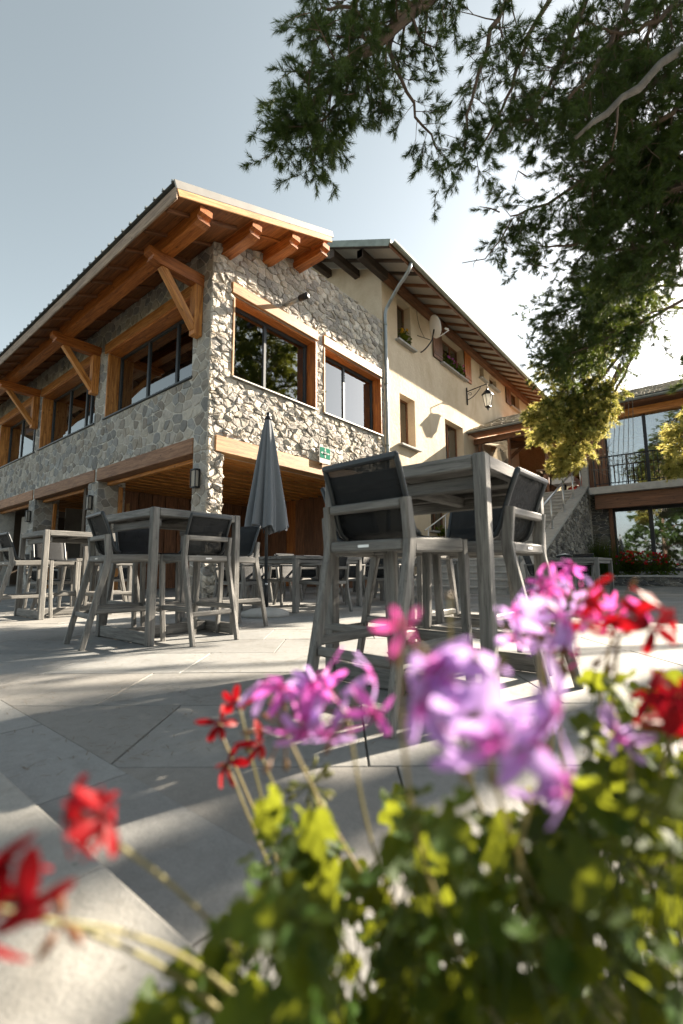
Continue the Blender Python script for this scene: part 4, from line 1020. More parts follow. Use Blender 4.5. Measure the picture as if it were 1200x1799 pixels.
def make_bar_table(label):
    t = thing('bar_table', (0,0,0), 0, label, 'table', 'high square bar tables of weathered wood'); LOCAL.add(t.name)
    hx, hy, H, L = 0.43, 0.46, 1.084, 0.058
    for sx in (-1, 1):
        for sy in (-1, 1):
            bar('leg', (sx*(hx-L/2), sy*(hy-L/2), 0), (sx*(hx-L/2), sy*(hy-L/2), H), L, L, M['teak'], t, up=(1,0,0), c=0.005)
    for s in (-1, 1):
        bar('top_rail', (s*(hx-L/2), -hy+L, H-0.036), (s*(hx-L/2), hy-L, H-0.036), L-0.004, 0.068, M['teak'], t)
        bar('top_rail', (-hx+L, s*(hy-L/2), H-0.036), (hx-L, s*(hy-L/2), H-0.036), L-0.004, 0.068, M['teak'], t)
        bar('inner_apron', (s*(hx-L-0.035), -hy+L, H-0.115), (s*(hx-L-0.035), hy-L, H-0.115), 0.03, 0.07, M['teak'], t)
        bar('floor_rail', (s*(hx-L/2-0.001), -hy+L, 0.052), (s*(hx-L/2-0.001), hy-L, 0.052), L-0.02, 0.095, M['teak'], t)
    n = 6; wd = (2*hx-2*L)/n
    for i in range(n): bar('top_board', (-hx+L+wd*(i+.5), -hy+L+0.002, H-0.024), (-hx+L+wd*(i+.5), hy-L-0.002, H-0.024), wd*0.975, 0.024, M['teak'], t, c=0.003)
    bar('cross_beam', (-hx+L+0.02, 0, H-0.10), (hx-L-0.02, 0, H-0.10), 0.05, 0.06, M['teak'], t)
    bar('cross_beam', (0, -hy+L, H-0.06), (0, hy-L, H-0.06), 0.05, 0.04, M['teak'], t)
    bar('floor_stretcher', (-hx+L-0.01, 0.0, 0.055), (hx-L+0.01, 0.0, 0.055), 0.06, 0.085, M['teak'], t)
    return t

bt = make_bar_table('square bar table of weathered wood nearest the camera, in the shade beside the flowers')
bt.matrix_basis = W[bt.name] = Matrix.Translation((-2.88, -6.49, 0))
copy_tree(bt, (-2.93, -3.81, 0), 0, 'square bar table left of the closed parasol with four bar chairs')
copy_tree(bt, (-2.76, -0.93, 0), 0, 'sunlit square bar table at the left edge of the terrace')
chairs = [
 # x, y, facing (deg), label
 (-3.44, -6.56, -4, 'nearest bar chair, its back turned to the camera, left of the near bar table leg'),
 (-2.88, -6.78, 88, 'bar chair at the right end of the near bar table with a dark sling back'),
 (-3.09, -6.24, -92, 'bar chair mostly hidden behind the left leg of the near bar table'),
 (-2.30, -6.40, 180, 'bar chair on the far side of the near bar table, facing the camera'),
 (-3.38, -3.86, -7, 'bar chair on the left of the middle bar table, its pale back leaning left'),
 (-2.94, -4.20, 92, 'bar chair in front of the middle bar table with a black sling back'),
 (-2.30, -3.83, 180, 'bar chair on the right of the middle bar table beside the parasol'),
 (-2.93, -3.35, -90, 'bar chair behind the middle bar table, its back seen under the table top'),
 (-3.28, -1.02, 0, 'bar chair cut by the left edge of the picture'),
 (-2.22, -1.10, 180, 'bar chair on the right of the far left bar table'),
 (-2.76, -0.45, -90, 'bar chair behind the far left bar table'),
]
proto = make_bar_chair(chairs[0][3])
for i, (x, y, a, lab) in enumerate(chairs):
    if i == 0: proto.matrix_basis = W[proto.name] = Matrix.Translation((x, y, 0)) @ Matrix.Rotation(R(a), 4, 'Z')
    else: copy_tree(proto, (x, y, 0), R(a), lab)

# ------------------------------------------------------------------ dining furniture
def make_dining_table(label):
    t = thing('dining_table', (0,0,0), 0, label, 'table', 'low dining tables of weathered wood'); LOCAL.add(t.name)
    hx, hy, H, L = 0.75, 0.45, 0.77, 0.075
    for sx in (-1, 1):
        for sy in (-1, 1): bar('leg', (sx*(hx-L/2), sy*(hy-L/2), 0), (sx*(hx-L/2), sy*(hy-L/2), H-0.045), L, L, M['teak'], t, up=(1,0,0))
    for s in (-1, 1):
        bar('apron', (-hx+L, s*(hy-L/2), H-0.075), (hx-L, s*(hy-L/2), H-0.075), 0.03, 0.06, M['teak'], t); bar('apron', (s*(hx-L/2), -hy+L, H-0.075), (s*(hx-L/2), hy-L, H-0.075), 0.03, 0.06, M['teak'], t)
    for i in range(7): bar('top_board', (-hx, -hy+2*hy/7*(i+.5), H-0.022), (hx, -hy+2*hy/7*(i+.5), H-0.022), 2*hy/7*0.97, 0.045, M['teak'], t, c=0.004)
    return t
def make_dining_chair(label):
    t = thing('dining_chair', (0,0,0), 0, label, 'chair', 'low dining chairs with black sling seats'); LOCAL.add(t.name)
    hw = 0.255
    for s in (-1, 1):
        y = s*hw
        bend_bar('rear_leg', [(-0.29, y, 0), (-0.215, y, 0.30), (-0.20, y, 0.43), (-0.235, y, 0.655)], 0.036, [0.045,0.052,0.056,0.045], M['teak'], t)
        bend_bar('front_leg', [(0.25, y, 0), (0.235, y, 0.40), (0.225, y, 0.635)], 0.036, [0.042,0.046,0.044], M['teak'], t)
        bar('arm_rest', (-0.25, y, 0.648), (0.245, y, 0.642), 0.05, 0.026, M['teak'], t); bar('side_rail', (-0.195, y, 0.40), (0.225, y, 0.41), 0.03, 0.05, M['teak'], t)
    bar('back_bar', (-0.225, -hw, 0.60), (-0.225, hw, 0.60), 0.03, 0.04, M['teak'], t); bar('rear_rail', (-0.205, -hw, 0.40), (-0.205, hw, 0.40), 0.03, 0.045, M['teak'], t); bar('front_rail', (0.225, -hw, 0.41), (0.225, hw, 0.41), 0.03, 0.045, M['teak'], t)
    path = [(0.23, 0.43), (0.1, 0.432), (-0.05, 0.425), (-0.13, 0.432), (-0.165, 0.46), (-0.19, 0.53), (-0.225, 0.65), (-0.265, 0.78), (-0.285, 0.84)]
    sling_sheet('sling', path, 0.45, M['sling'], t, 0.004, 0.012)
    bar('back_top_frame', (-0.287, -0.235, 0.84), (-0.287, 0.235, 0.84), 0.022, 0.026, M['anthracite'], t)
    return t
dts = [(-0.05, -2.86, 0, 'low dining table right of the parasol pole'), (2.6, -3.3, 0, 'low dining table behind the near bar chair'), (1.0, -0.55, 0, 'low dining table under the timber arcade'),
       (-1.0, 2.4, 90, 'low dining table in front of the left arcade bay'), (5.0, -5.6, 0, 'low dining table beyond the near bar table'), (3.4, -1.0, 0, 'low dining table in the arcade towards the house'), (-1.9, 0.6, 90, 'low dining table left of the corner pillar')]
dt = make_dining_table(dts[0][3])
for i, (x, y, a, lab) in enumerate(dts):
    if i == 0: dt.matrix_basis = W[dt.name] = Matrix.Translation((x, y, 0)) @ Matrix.Rotation(R(a), 4, 'Z')
    else: copy_tree(dt, (x, y, 0), R(a), lab)
dcs = [(-0.45, -2.15, -92, 'low dining chair left behind the table right of the parasol'), (0.35, -2.2, -86, 'low dining chair right behind the table beside the parasol'), (-0.4, -3.45, 88, 'low dining chair in front of the table right of the parasol'), (-1.15, -2.6, 5, 'low dining chair between the parasol pole and the bar chair left of it'),
       (1.0, -2.7, 178, 'low dining chair at the right end of the table beside the parasol'), (2.2, -2.6, -90, 'low dining chair left behind the table that stands behind the near bar chair'), (3.0, -2.65, -94, 'low dining chair right behind the table that stands behind the near bar chair'), (1.5, -3.35, 4, 'low dining chair at the left end of the table behind the near bar chair'),
       (0.6, 0.1, -90, 'low dining chair in the arcade left of centre'), (1.5, 0.15, -88, 'low dining chair in the arcade right of centre'), (-1.6, 2.1, 0, 'low dining chair left in front of the left arcade bay'), (-0.4, 2.8, 180, 'low dining chair right in front of the left arcade bay'),
       (4.6, -4.95, -90, 'low dining chair beyond the near bar table, left one'), (5.5, -4.95, -92, 'low dining chair beyond the near bar table, right one'),
       (3.0, -0.35, -90, 'low dining chair by the arcade table towards the house, left one'), (3.8, -0.3, -88, 'low dining chair by the arcade table towards the house, right one'), (0.65, -1.25, 90, 'low dining chair in front of the arcade table, left one'), (1.4, -1.3, 86, 'low dining chair in front of the arcade table, right one'), (3.4, -1.75, 92, 'low dining chair in front of the table towards the house'), (-2.55, 0.3, 0, 'low dining chair left of the table beside the corner pillar'), (-1.25, 0.9, 180, 'low dining chair right of the table beside the corner pillar')]
dcp = make_dining_chair(dcs[0][3])
for i, (x, y, a, lab) in enumerate(dcs):
    if i == 0: dcp.matrix_basis = W[dcp.name] = Matrix.Translation((x, y, 0)) @ Matrix.Rotation(R(a), 4, 'Z')
    else: copy_tree(dcp, (x, y, 0), R(a), lab)

# ------------------------------------------------------------------ closed parasol
PX_, PY_ = -1.25, -3.22
PS = thing('closed_parasol', (PX_, PY_, 0), 0, 'closed grey garden parasol standing on a round base in front of the arcade', 'parasol')
m = MB(); m.lathe([(0.30,0.0),(0.305,0.03),(0.29,0.055),(0.20,0.085),(0.08,0.10),(0.045,0.11)], 28, (PX_, PY_, 0)); m.build('base', M['concrete'], PS, None, True)
tube('socket', [(PX_, PY_, 0.09), (PX_, PY_, 0.46)], 0.034, M['black_metal'], PS, 14); tube('pole', [(PX_, PY_, 0.4), (PX_, PY_, 2.56)], 0.021, M['anthracite'], PS, 12)
tube('clamp_knob', [(PX_-0.02, PY_-0.03, 0.40), (PX_-0.05, PY_-0.07, 0.40)], 0.016, M['steel'], PS, 8)
prof = [(2.575,0.035),(2.55,0.05),(2.40,0.085),(2.15,0.125),(1.9,0.165),(1.65,0.20),(1.40,0.235),(1.22,0.252),(1.09,0.258)]
nf = 120; vs = []; fs = []
for j, (z, r) in enumerate(prof):
    t = j/(len(prof)-1)
    for k in range(nf):
        a = 2*math.pi*k/nf; fold = (0.12+0.48*t)*(abs(math.sin(4*a+0.6*math.sin(2*a)+0.35*t))**0.6-0.62)+0.13*t*math.sin(15*a+t*2+math.sin(3*a))
        rr = 0.9*r*(1+fold); zz = z+(0.055*math.sin(4*a+0.6)**2-0.02-0.03*math.sin(a*3) if j == len(prof)-1 else 0)
        vs.append((PX_+rr*math.cos(a), PY_+rr*math.sin(a), zz))
for j in range(len(prof)-1):
    for k in range(nf): fs.append((j*nf+k, j*nf+(k+1) % nf, (j+1)*nf+(k+1) % nf, (j+1)*nf+k))
fs.append(tuple(range(nf)))
mesh('canopy', vs, fs, M['fabric_grey'], PS, None, True)
m = MB(); m.lathe([(0.045,2.565),(0.05,2.585),(0.035,2.61),(0.02,2.63),(0.028,2.65),(0.018,2.675),(0.004,2.68)], 14, (PX_, PY_, 0)); m.build('finial', M['black_metal'], PS, None, True)
for k in range(8):
    a = math.pi/4*k+0.3; tube('rib', [(PX_+0.03*math.cos(a), PY_+0.03*math.sin(a), 2.5), (PX_+0.17*math.cos(a), PY_+0.17*math.sin(a), 1.06)], 0.008, M['anthracite'], PS, 5)

# ------------------------------------------------------------------ seats below the stair, on the right
def g0(px, py):
    d = FW+RT*((px-600)/FPX)-UP*((py-899.5)/FPX); t = -CAM.z/d.z; return CAM+d*t
p = g0(1010, 1052)
c = copy_tree(dcp, (p.x, p.y, 0), R(150), 'black sling chair with pale frame below the stone stair flank')
def metal_chair(loc, rz, label):
    t = thing('metal_chair', loc, rz, label, 'chair'); LOCAL.add(t.name)
    for s in (-1, 1):
        tube('side_frame', [(0.2, s*0.22, 0), (0.2, s*0.22, 0.62)]+bez((0.2, s*0.22, 0.62), (0.2, s*0.22, 0.68), (0.12, s*0.22, 0.68), 4)+[(-0.12, s*0.22, 0.68)]+bez((-0.12, s*0.22, 0.68), (-0.2, s*0.22, 0.68), (-0.22, s*0.22, 0.60), 4)+[(-0.25, s*0.22, 0)], 0.012, M['steel'], t)
    sling_sheet('sling', [(0.2, 0.44), (0.0, 0.43), (-0.15, 0.44), (-0.19, 0.5), (-0.24, 0.7), (-0.28, 0.86)], 0.42, M['sling'], t)
    tube('back_tube', [(-0.27, -0.22, 0.84), (-0.285, 0, 0.87), (-0.27, 0.22, 0.84)], 0.012, M['steel'], t); tube('cross_tube', [(0.19, -0.22, 0.43), (0.19, 0.22, 0.43)], 0.011, M['steel'], t)
p = g0(978, 1046); metal_chair((p.x, p.y, 0), R(60), 'tubular steel chair at the foot of the stair')

# ------------------------------------------------------------------ pines
def needle_tuft(n, length, width, rs, spread=1.0):
    """one shoot: needles fanning round a short axis along +Z"""
    vs = []
    for i in range(n):
        a = rs.uniform(0, 2*math.pi); t = rs.uniform(0.0, 1.0); th = rs.uniform(0.35, 1.05)*spread*(1.15-0.5*t)
        d = np.array([math.sin(th)*math.cos(a), math.sin(th)*math.sin(a), math.cos(th)]); b = np.array([0, 0, (t-0.35)*length*0.9]); L = length*rs.uniform(0.75, 1.1)
        s = np.cross(d, [rs.uniform(-1,1), rs.uniform(-1,1), rs.uniform(-1,1)]); s /= np.linalg.norm(s)+1e-6
        tip = b+d*L+np.array([0,0,-0.0])
        vs += [b-s*width*0.5, b+s*width*0.5, tip]
    return np.array(vs)
_rs = random.Random(3)
TUFTS = {k: [needle_tuft(*v, _rs) for _ in range(6)] for k, v in {'near': (40, 0.058, 0.0036), 'mid': (24, 0.07, 0.0062), 'far': (12, 0.16, 0.022)}.items()}

class Pine:
    def __init__(s, kind, seed): s.br = MB(); s.tv = []; s.kind = kind; s.rs = random.Random(seed); s.nt = 0; s.r = np.random.default_rng(seed)
    def tuft(s, p, d, sc=1.0):
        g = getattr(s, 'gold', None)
        if g is not None and s.rs.random() < max(0.0, min(0.85, (5.5-p[2])/2.6)): g.tuft(p, d, sc); return  # lower tufts get the needles coloured as if sunlit
        T = TUFTS[s.kind][s.rs.randrange(6)]
        d = np.array(d); d = d/(np.linalg.norm(d)+1e-9); u = np.cross(d, s.r.normal(size=3)); u /= np.linalg.norm(u)+1e-9; v = np.cross(d, u)
        s.tv.append((T*sc) @ np.array([u, v, d])+np.array(p)); s.nt += 1
    def twig(s, p, d, L, r, droop, fol, tscale=1.0, sub=True):
        """a twig with side shoots; foliage density fol"""
        rs = s.rs; n = max(3, int(L/0.10)); pts = [Vector(p)]; d = Vector(d).normalized(); step = L/n
        for i in range(n):
            d = (d+Vector((rs.gauss(0,.13), rs.gauss(0,.13), rs.gauss(0,.13)-droop*0.10+(0.05 if i > n*0.7 else 0)))).normalized(); pts.append(pts[-1]+d*step)
        s.br.tube(pts, [r*(1-0.75*i/n) for i in range(n+1)], 4, False)
        for i in range(1, n+1):
            t = i/n
            if t > 0.25 and rs.random() < fol:
                for _ in range(rs.choice((1, 2, 2, 3))):
                    a = Vector((rs.gauss(0,1), rs.gauss(0,1), rs.gauss(0,.8)+0.1)); dd = (d*0.9+a*0.6).normalized(); q = pts[i]+dd*rs.uniform(0.01, 0.05)*tscale; s.tuft(q, dd, tscale*rs.uniform(0.8, 1.15))
            if sub and t > 0.15 and rs.random() < 0.55:
                a = Vector((rs.gauss(0,1), rs.gauss(0,1), rs.gauss(0,.6))); dd = (d*0.8+a.normalized()*0.75).normalized()
                s.twig(pts[i], dd, L*rs.uniform(0.28, 0.5), r*0.5, droop, fol, tscale, False)
        s.tuft(pts[-1], d, tscale*1.1)
    def limb(s, ctrl, r0, r1, nb, blen, droop, fol, tscale=1.0, start=0.25, side=None, up=0.0):
        """a main branch through control points; nb boughs with twigs on them"""
        rs = s.rs; C_ = [Vector(c) for c in ctrl]; pts = []
        for i in range(len(C_)-1):
            p0 = C_[max(0, i-1)]; p1 = C_[i]; p2 = C_[i+1]; p3 = C_[min(len(C_)-1, i+2)]
            for k in range(6):
                t = k/6; pts.append(0.5*((2*p1)+(p2-p0)*t+(2*p0-5*p1+4*p2-p3)*t*t+(-p0+3*p1-3*p2+p3)*t*t*t))
        pts.append(C_[-1]); pts = [p+Vector((rs.gauss(0,.012), rs.gauss(0,.012), rs.gauss(0,.012))) for p in pts]
        n = len(pts)-1; s.br.tube(pts, [r0+(r1-r0)*i/n for i in range(n+1)], 7)
        for b in range(nb):
            t = start+(1-start)*(b+rs.random())/nb; i = min(n-1, int(t*n)); p = pts[i].lerp(pts[i+1], t*n-i); ax = (pts[i+1]-pts[i]).normalized()
            a = Vector((rs.gauss(0,1), rs.gauss(0,1), rs.gauss(0,.55)+up)); a = (a-ax*a.dot(ax)).normalized(); d = (ax*0.65+a*0.8).normalized()
            s.twig(p, d, blen*rs.uniform(0.55, 1.15)*(1.1-0.45*t), max(0.004, (r0+(r1-r0)*t)*0.32), droop, fol, tscale)
    def build(s, root, bark, needle=None):
        s.br.build('branches', bark, root)
        v = np.concatenate(s.tv); n = len(v)//3
        me = bpy.data.meshes.new('needles'); me.vertices.add(n*3); me.vertices.foreach_set('co', v.astype(np.float32).ravel()); me.loops.add(n*3); me.loops.foreach_set('vertex_index', np.arange(n*3, dtype=np.int32))
        me.polygons.add(n); me.polygons.foreach_set('loop_start', np.arange(0, n*3, 3, dtype=np.int32)); me.update(calc_edges=True); me.materials.append(needle or M['needle'])
        o = bpy.data.objects.new('crown', me); link(o, root); return o

# near pine: its trunk stands to the right, outside the picture; boughs reach over the terrace
NT = thing('pine_tree', (1.9, -10.2, 0), 0, 'large pine reaching over the terrace from the top right', 'tree')
P = Pine('near', 21)
tr = [(1.9,-10.2,-0.3),(1.85,-10.1,1.5),(1.7,-10.0,3.5),(1.75,-9.9,6.0),(1.6,-9.9,8.5),(1.5,-9.8,11)]
tube('trunk', tr, [0.30,0.24,0.21,0.17,0.12,0.05], M['bark'], NT, 14)
def A(*a): return at(*a)
TR = Vector((1.7, -9.9, 5.2))
# the high bough to the upper left, about 3.5 m away
P.limb([TR+Vector((0,0,1.6)), A(1150,-260,4.6), A(900,-120,4.0), A(700,45,3.6), A(590,145,3.5), A(515,205,3.45)], 0.075, 0.010, 54, 0.60, 0.5, 1.0, 1.0, 0.45)
P.limb([A(900,-160,4.0), A(700,-90,3.7), A(640,-20,3.5), A(560,25,3.5)], 0.03, 0.008, 36, 0.5, 0.3, 1.0)
P.limb([A(720,10,3.6), A(640,100,3.6), A(590,190,3.55), A(540,225,3.5)], 0.022, 0.006, 34, 0.40, 0.7, 1.0)
# hanging sprays in the middle
P.limb([A(800,-60,3.9), A(690,60,3.8), A(715,160,3.7), A(770,265,3.7)], 0.026, 0.006, 20, 0.42, 0.9, 0.62)
P.limb([A(960,-100,4.1), A(880,20,3.9), A(840,130,3.8), A(815,270,3.8)], 0.030, 0.006, 30, 0.45, 0.9, 0.62)
P.limb([A(1020,-100,4.2), A(930,60,4.0), A(890,170,3.9), A(830,285,3.85)], 0.026, 0.006, 26, 0.40, 0.9, 0.62)
P.limb([A(1060,-80,4.3), A(1005,60,4.2), A(965,150,4.1), A(925,220,4.0)], 0.030, 0.007, 34, 0.48, 0.7, 0.72)
P.limb([A(1130,-80,4.4), A(1080,60,4.3), A(1010,160,4.2), A(950,230,4.2)], 0.034, 0.007, 44, 0.5, 0.6, 0.95)
P.limb([A(1250,-80,4.6), A(1170,20,4.4), A(1100,60,4.3), A(1030,40,4.2)], 0.034, 0.007, 40, 0.55, 0.3, 0.9)
# the dense dark mass on the right
for ctrl, nb, bl, fo in (
    ([TR, A(1300,120,4.9), A(1150,220,4.7), A(1010,330,4.6), A(900,380,4.6)], 34, 0.60, 0.95),
    ([TR+Vector((0,0,-0.4)), A(1320,260,5.2), A(1180,330,5.0), A(1050,420,5.0), A(950,430,4.9)], 34, 0.62, 0.95),
    ([A(1350,40,5.0), A(1220,90,4.8), A(1120,170,4.7), A(1040,250,4.6)], 30, 0.60, 0.95),
    ([A(1330,330,8.2), A(1200,420,8.2), A(1090,500,8.3), A(965,560,8.4)], 40, 0.85, 0.92),
    ([A(1330,430,8.4), A(1210,520,8.4), A(1100,580,8.5), A(985,630,8.6)], 40, 0.85, 0.9),
    ([A(1300,200,5.4), A(1200,300,5.3), A(1130,400,5.3), A(1080,480,5.3)], 30, 0.6, 0.95),
    ([A(1350,150,5.6), A(1250,230,5.5), A(1160,280,5.4), A(1060,330,5.3)], 32, 0.65, 0.95),
    ([A(1360,300,8.0), A(1250,380,8.0), A(1160,450,8.0), A(1040,500,8.1)], 38, 0.8, 0.95),
    ([A(1340,230,5.0), A(1240,300,4.9), A(1150,350,4.9), A(1050,380,4.8)], 36, 0.6, 0.97),
    ([A(1340,330,5.2), A(1250,390,5.1), A(1160,430,5.0), A(1070,440,5.0)], 36, 0.6, 0.97),
    ([A(1340,120,5.0), A(1240,190,4.9), A(1150,250,4.9), A(1060,290,4.8)], 34, 0.6, 0.97),
    ([A(1300,-150,5.2), A(1200,-60,5.0), A(1130,80,4.9), A(1060,190,4.8)], 30, 0.6, 0.9)):
    far = (Vector(ctrl[-1])-CAM).length > 6.8; P.limb(ctrl, 0.045, 0.007, int(nb*1.9), bl, 0.55, fo, 1.3 if far else 1.0, 0.45 if far else 0.2)
P.limb([(1.75,-9.95,3.7), (2.0,-9.2,3.8), (2.3,-8.5,3.55), (2.5,-7.9,3.3)], 0.05, 0.01, 13, 0.6, 0.4, 0.45, 1.6, 0.3)  # bough outside the view, added to dapple shade over the foreground
NTc = P.build(NT, M['bark'])
# bare grey branch and dead twigs
tube('dead_branch', [TR+Vector((-0.1,0.1,0.9)), A(1330,-10,4.3), A(1235,62,4.15), A(1200,86,4.1), A(1160,112,4.05), A(1122,156,4.0), A(1092,172,3.98), A(1066,200,3.95), A(1040,216,3.92), A(1012,242,3.9)], [0.07,0.055,0.044,0.040,0.033,0.035,0.027,0.029,0.022,0.015], M['bark_grey'], NT, 9)
for q, r in (([A(1085,185,3.98), A(1083,230,4.0), A(1075,265,4.0)], 0.012), ([A(900,385,4.6), A(880,420,4.6), A(852,455,4.6), A(812,462,4.6)], 0.009), ([A(884,412,4.6), A(892,432,4.6), A(900,437,4.6)], 0.005), ([A(878,373,4.6), A(862,366,4.6), A(842,363,4.6)], 0.008),
             ([A(960,468,4.8), A(938,466,4.8), A(920,462,4.8)], 0.006), ([A(925,310,4.5), A(910,300,4.5), A(905,318,4.5)], 0.007), ([A(838,455,4.6), A(832,463,4.6), A(831,471,4.6)], 0.004)):
    tube('dead_twig', q, [r*(1-0.6*i/(len(q)-1)) for i in range(len(q))], M['bark'], NT, 5)

# second pine behind it: the sunlit hanging boughs before the wing
T2 = thing('pine_tree', (11.2, -11.4, 0), 0, 'sunlit pine whose yellow green boughs hang before the wing roof', 'tree')
M['needle_gold'] = leaf_mat('painted_sunlit_needles', (0.04,0.07,0.014), (0.42,0.39,0.11), 0.48, (0.75,0.67,0.21), 0.5, 5)  # backlit sun glow is put into the yellow of these needles
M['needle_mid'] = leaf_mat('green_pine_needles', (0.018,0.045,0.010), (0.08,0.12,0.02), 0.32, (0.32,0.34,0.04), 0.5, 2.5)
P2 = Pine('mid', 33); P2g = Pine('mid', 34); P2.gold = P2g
tube('trunk', [(11.2,-11.4,-0.3),(11.2,-11.4,2.0),(11.3,-11.35,5.0),(11.5,-11.3,9.0),(11.7,-11.2,16.5)], [0.30,0.26,0.22,0.15,0.04], M['bark'], T2, 14)
TB = Vector((11.35,-11.35,6.0))
for ctrl, nb, bl, fo, st_, gold in (
    ([TB, A(1190,500,11.0), A(1080,590,10.8), A(1010,660,10.6), A(965,720,10.5)], 50, 0.8, 0.9, 0.45, 0),
    ([TB, A(1180,540,11.0), A(1075,640,10.8), A(1015,700,10.6), A(960,740,10.4)], 44, 0.75, 0.9, 0.5, 0),
    ([A(1200,430,10.8), A(1100,520,10.8), A(1030,590,10.6), A(965,640,10.5)], 50, 0.85, 0.95, 0.35, 0),
    ([A(1230,380,10.8), A(1150,470,10.8), A(1080,560,10.6), A(1010,620,10.5)], 50, 0.85, 0.95, 0.3, 0),
    ([A(1330,640,9.6), A(1245,700,9.2), A(1200,760,9.0), A(1190,820,8.9)], 40, 0.42, 0.95, 0.4, 0),
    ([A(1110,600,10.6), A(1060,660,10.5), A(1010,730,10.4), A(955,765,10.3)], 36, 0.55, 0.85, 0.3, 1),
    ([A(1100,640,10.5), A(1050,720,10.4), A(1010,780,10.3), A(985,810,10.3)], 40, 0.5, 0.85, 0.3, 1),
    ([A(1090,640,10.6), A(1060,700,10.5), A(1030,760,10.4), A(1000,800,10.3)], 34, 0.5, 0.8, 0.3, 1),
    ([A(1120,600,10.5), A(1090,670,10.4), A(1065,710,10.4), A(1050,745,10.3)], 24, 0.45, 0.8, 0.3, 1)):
    P2.limb(ctrl, 0.04, 0.007, int(nb*1.5), bl, 0.85, fo, 1.2, st_)
for k in range(26):
    z = 10.2+k*0.24; a = k*2.4; L = 3.0*(1-((z-9.6)/7.2)**1.4)+0.3; d = Vector((math.cos(a), math.sin(a), 0.1)); p = Vector((11.6, -11.25, z))
    P2.limb([p, p+d*L*0.5+Vector((0,0,0.1)), p+d*L], 0.05, 0.01, int(8+L*6), 0.9, 0.3, 0.95, 2.0, 0.2)
for k in range(3):
    z = 9.8+k*0.2; a = k*2.4+1; d = Vector((math.cos(a), math.sin(a), 0.1)); p = Vector((11.6, -11.25, z)); P2.limb([p, p+d*0.6, p+d*1.3], 0.04, 0.01, 9, 0.8, 0.3, 0.9, 2.0, 0.2)
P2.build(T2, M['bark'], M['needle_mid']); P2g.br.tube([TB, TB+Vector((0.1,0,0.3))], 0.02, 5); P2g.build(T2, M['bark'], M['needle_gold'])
# bare twigs hanging under it
m = MB(); rs = random.Random(4)
for k in range(70):
    p = A(rs.uniform(1020, 1110), rs.uniform(790, 830), rs.uniform(10.2, 10.6)); q = p+Vector((rs.gauss(0,.18), rs.gauss(0,.18), rs.gauss(-0.03,.10))); m.tube([p, p.lerp(q, .5)+Vector((0,0,rs.gauss(0,.03))), q], [0.006, 0.005, 0.002], 4, False)
for k in range(9): m.tube(bez(A(1060+k*6, 640, 10.5), A(1050+k*8, 730, 10.4), A(1040+k*9, 815, 10.4), 7), 0.006, 4, False)
m.build('bare_twigs', M['bark_grey'], T2)

def far_pine(x, y, h, r, label, seed, kind='far', z0=0.12, mat=None, dens=1.0):
    t = thing('pine_tree', (x, y, 0), 0, label, 'tree', 'pines standing round the place'); P = Pine(kind, seed); rs = P.rs
    tube('trunk', [(x,y,-0.3),(x+0.1,y,h*0.5),(x,y+0.1,h)], [0.24,0.16,0.03], M['bark'], t, 8)
    z = h*z0; k = 0
    while z < h:
        f = 1-(z/h)**1.6; a = k*2.4+rs.random(); L = max(0.4, r*f*rs.uniform(0.75, 1.15)); d = Vector((math.cos(a), math.sin(a), 0.15))
        p = Vector((x, y, z)); P.limb([p, p+d*L*0.5+Vector((0,0,0.1*L)), p+d*L+Vector((0,0,-0.12*L))], 0.05*f+0.012, 0.008, max(5, int(9*L*dens/2)), 0.9*f+0.35, 0.35, 0.9, 1.4, 0.2)
        z += h*0.030; k += 1
    P.build(t, M['bark'], mat)
far_pine(26, -1.0, 14, 3.6, 'pine standing behind the shingle roof of the wing', 41)
far_pine(27, -8.5, 15, 3.8, 'pine further right behind the wing roof', 42)
far_pine(-16, -9, 12, 3.6, 'pine behind the camera, mirrored in the wing windows', 44)
far_pine(-13, -16, 13, 3.8, 'second pine behind the camera, mirrored in the wing windows', 45)
far_pine(-24, -4, 13, 3.8, 'third pine behind the camera, mirrored in the wing windows', 46)

print('tufts', P.nt, P2.nt)

# ------------------------------------------------------------------ flowers
def grad_petal(name, tip, base, trans=0.5):
    m = leaf_mat(name, tip, tip, trans, None, 0.5, 30, 0.2); N = m.node_tree.nodes; L = m.node_tree.links
    tc = N.new('ShaderNodeTexCoord'); sx = N.new('ShaderNodeSeparateXYZ'); L.new(tc.outputs['Object'], sx.inputs[0])
    n = noise(N, L, tc.outputs['Object'], 2.2, 4, 0.6); ad = N.new('ShaderNodeMath'); ad.operation = 'MULTIPLY_ADD'; ad.inputs[1].default_value = 0.5; L.new(n.outputs[0], ad.inputs[0]); L.new(sx.outputs[0], ad.inputs[2])
    r = ramp(N, [(0.25, base), (0.75, tip)]); L.new(ad.outputs[0], r.inputs[0])
    for nd in N:
        if nd.type == 'BSDF_PRINCIPLED': L.new(r.outputs[0], nd.inputs['Base Color'])
        if nd.type == 'BSDF_TRANSLUCENT': L.new(r.outputs[0], nd.inputs['Color'])
    return m
M['petal_red'] = grad_petal('red_petal', (0.27,0.004,0.008), (0.13,0.002,0.008), 0.4)
M['petal_bed'] = grad_petal('bright_red_petal', (0.70,0.02,0.03), (0.55,0.012,0.03))
M['petal_lilac'] = grad_petal('lilac_petal', (0.50,0.33,0.66), (0.46,0.06,0.32))
M['petal_pink'] = grad_petal('pink_petal', (0.66,0.10,0.36), (0.55,0.03,0.17))
M['petal_magenta'] = grad_petal('magenta_petal', (0.58,0.13,0.50), (0.42,0.03,0.22))
M['leaf'] = leaf_mat('pelargonium_leaf', (0.006,0.020,0.003), (0.030,0.078,0.008), 0.40, (0.25,0.28,0.020), 0.6, 14, 0.2)
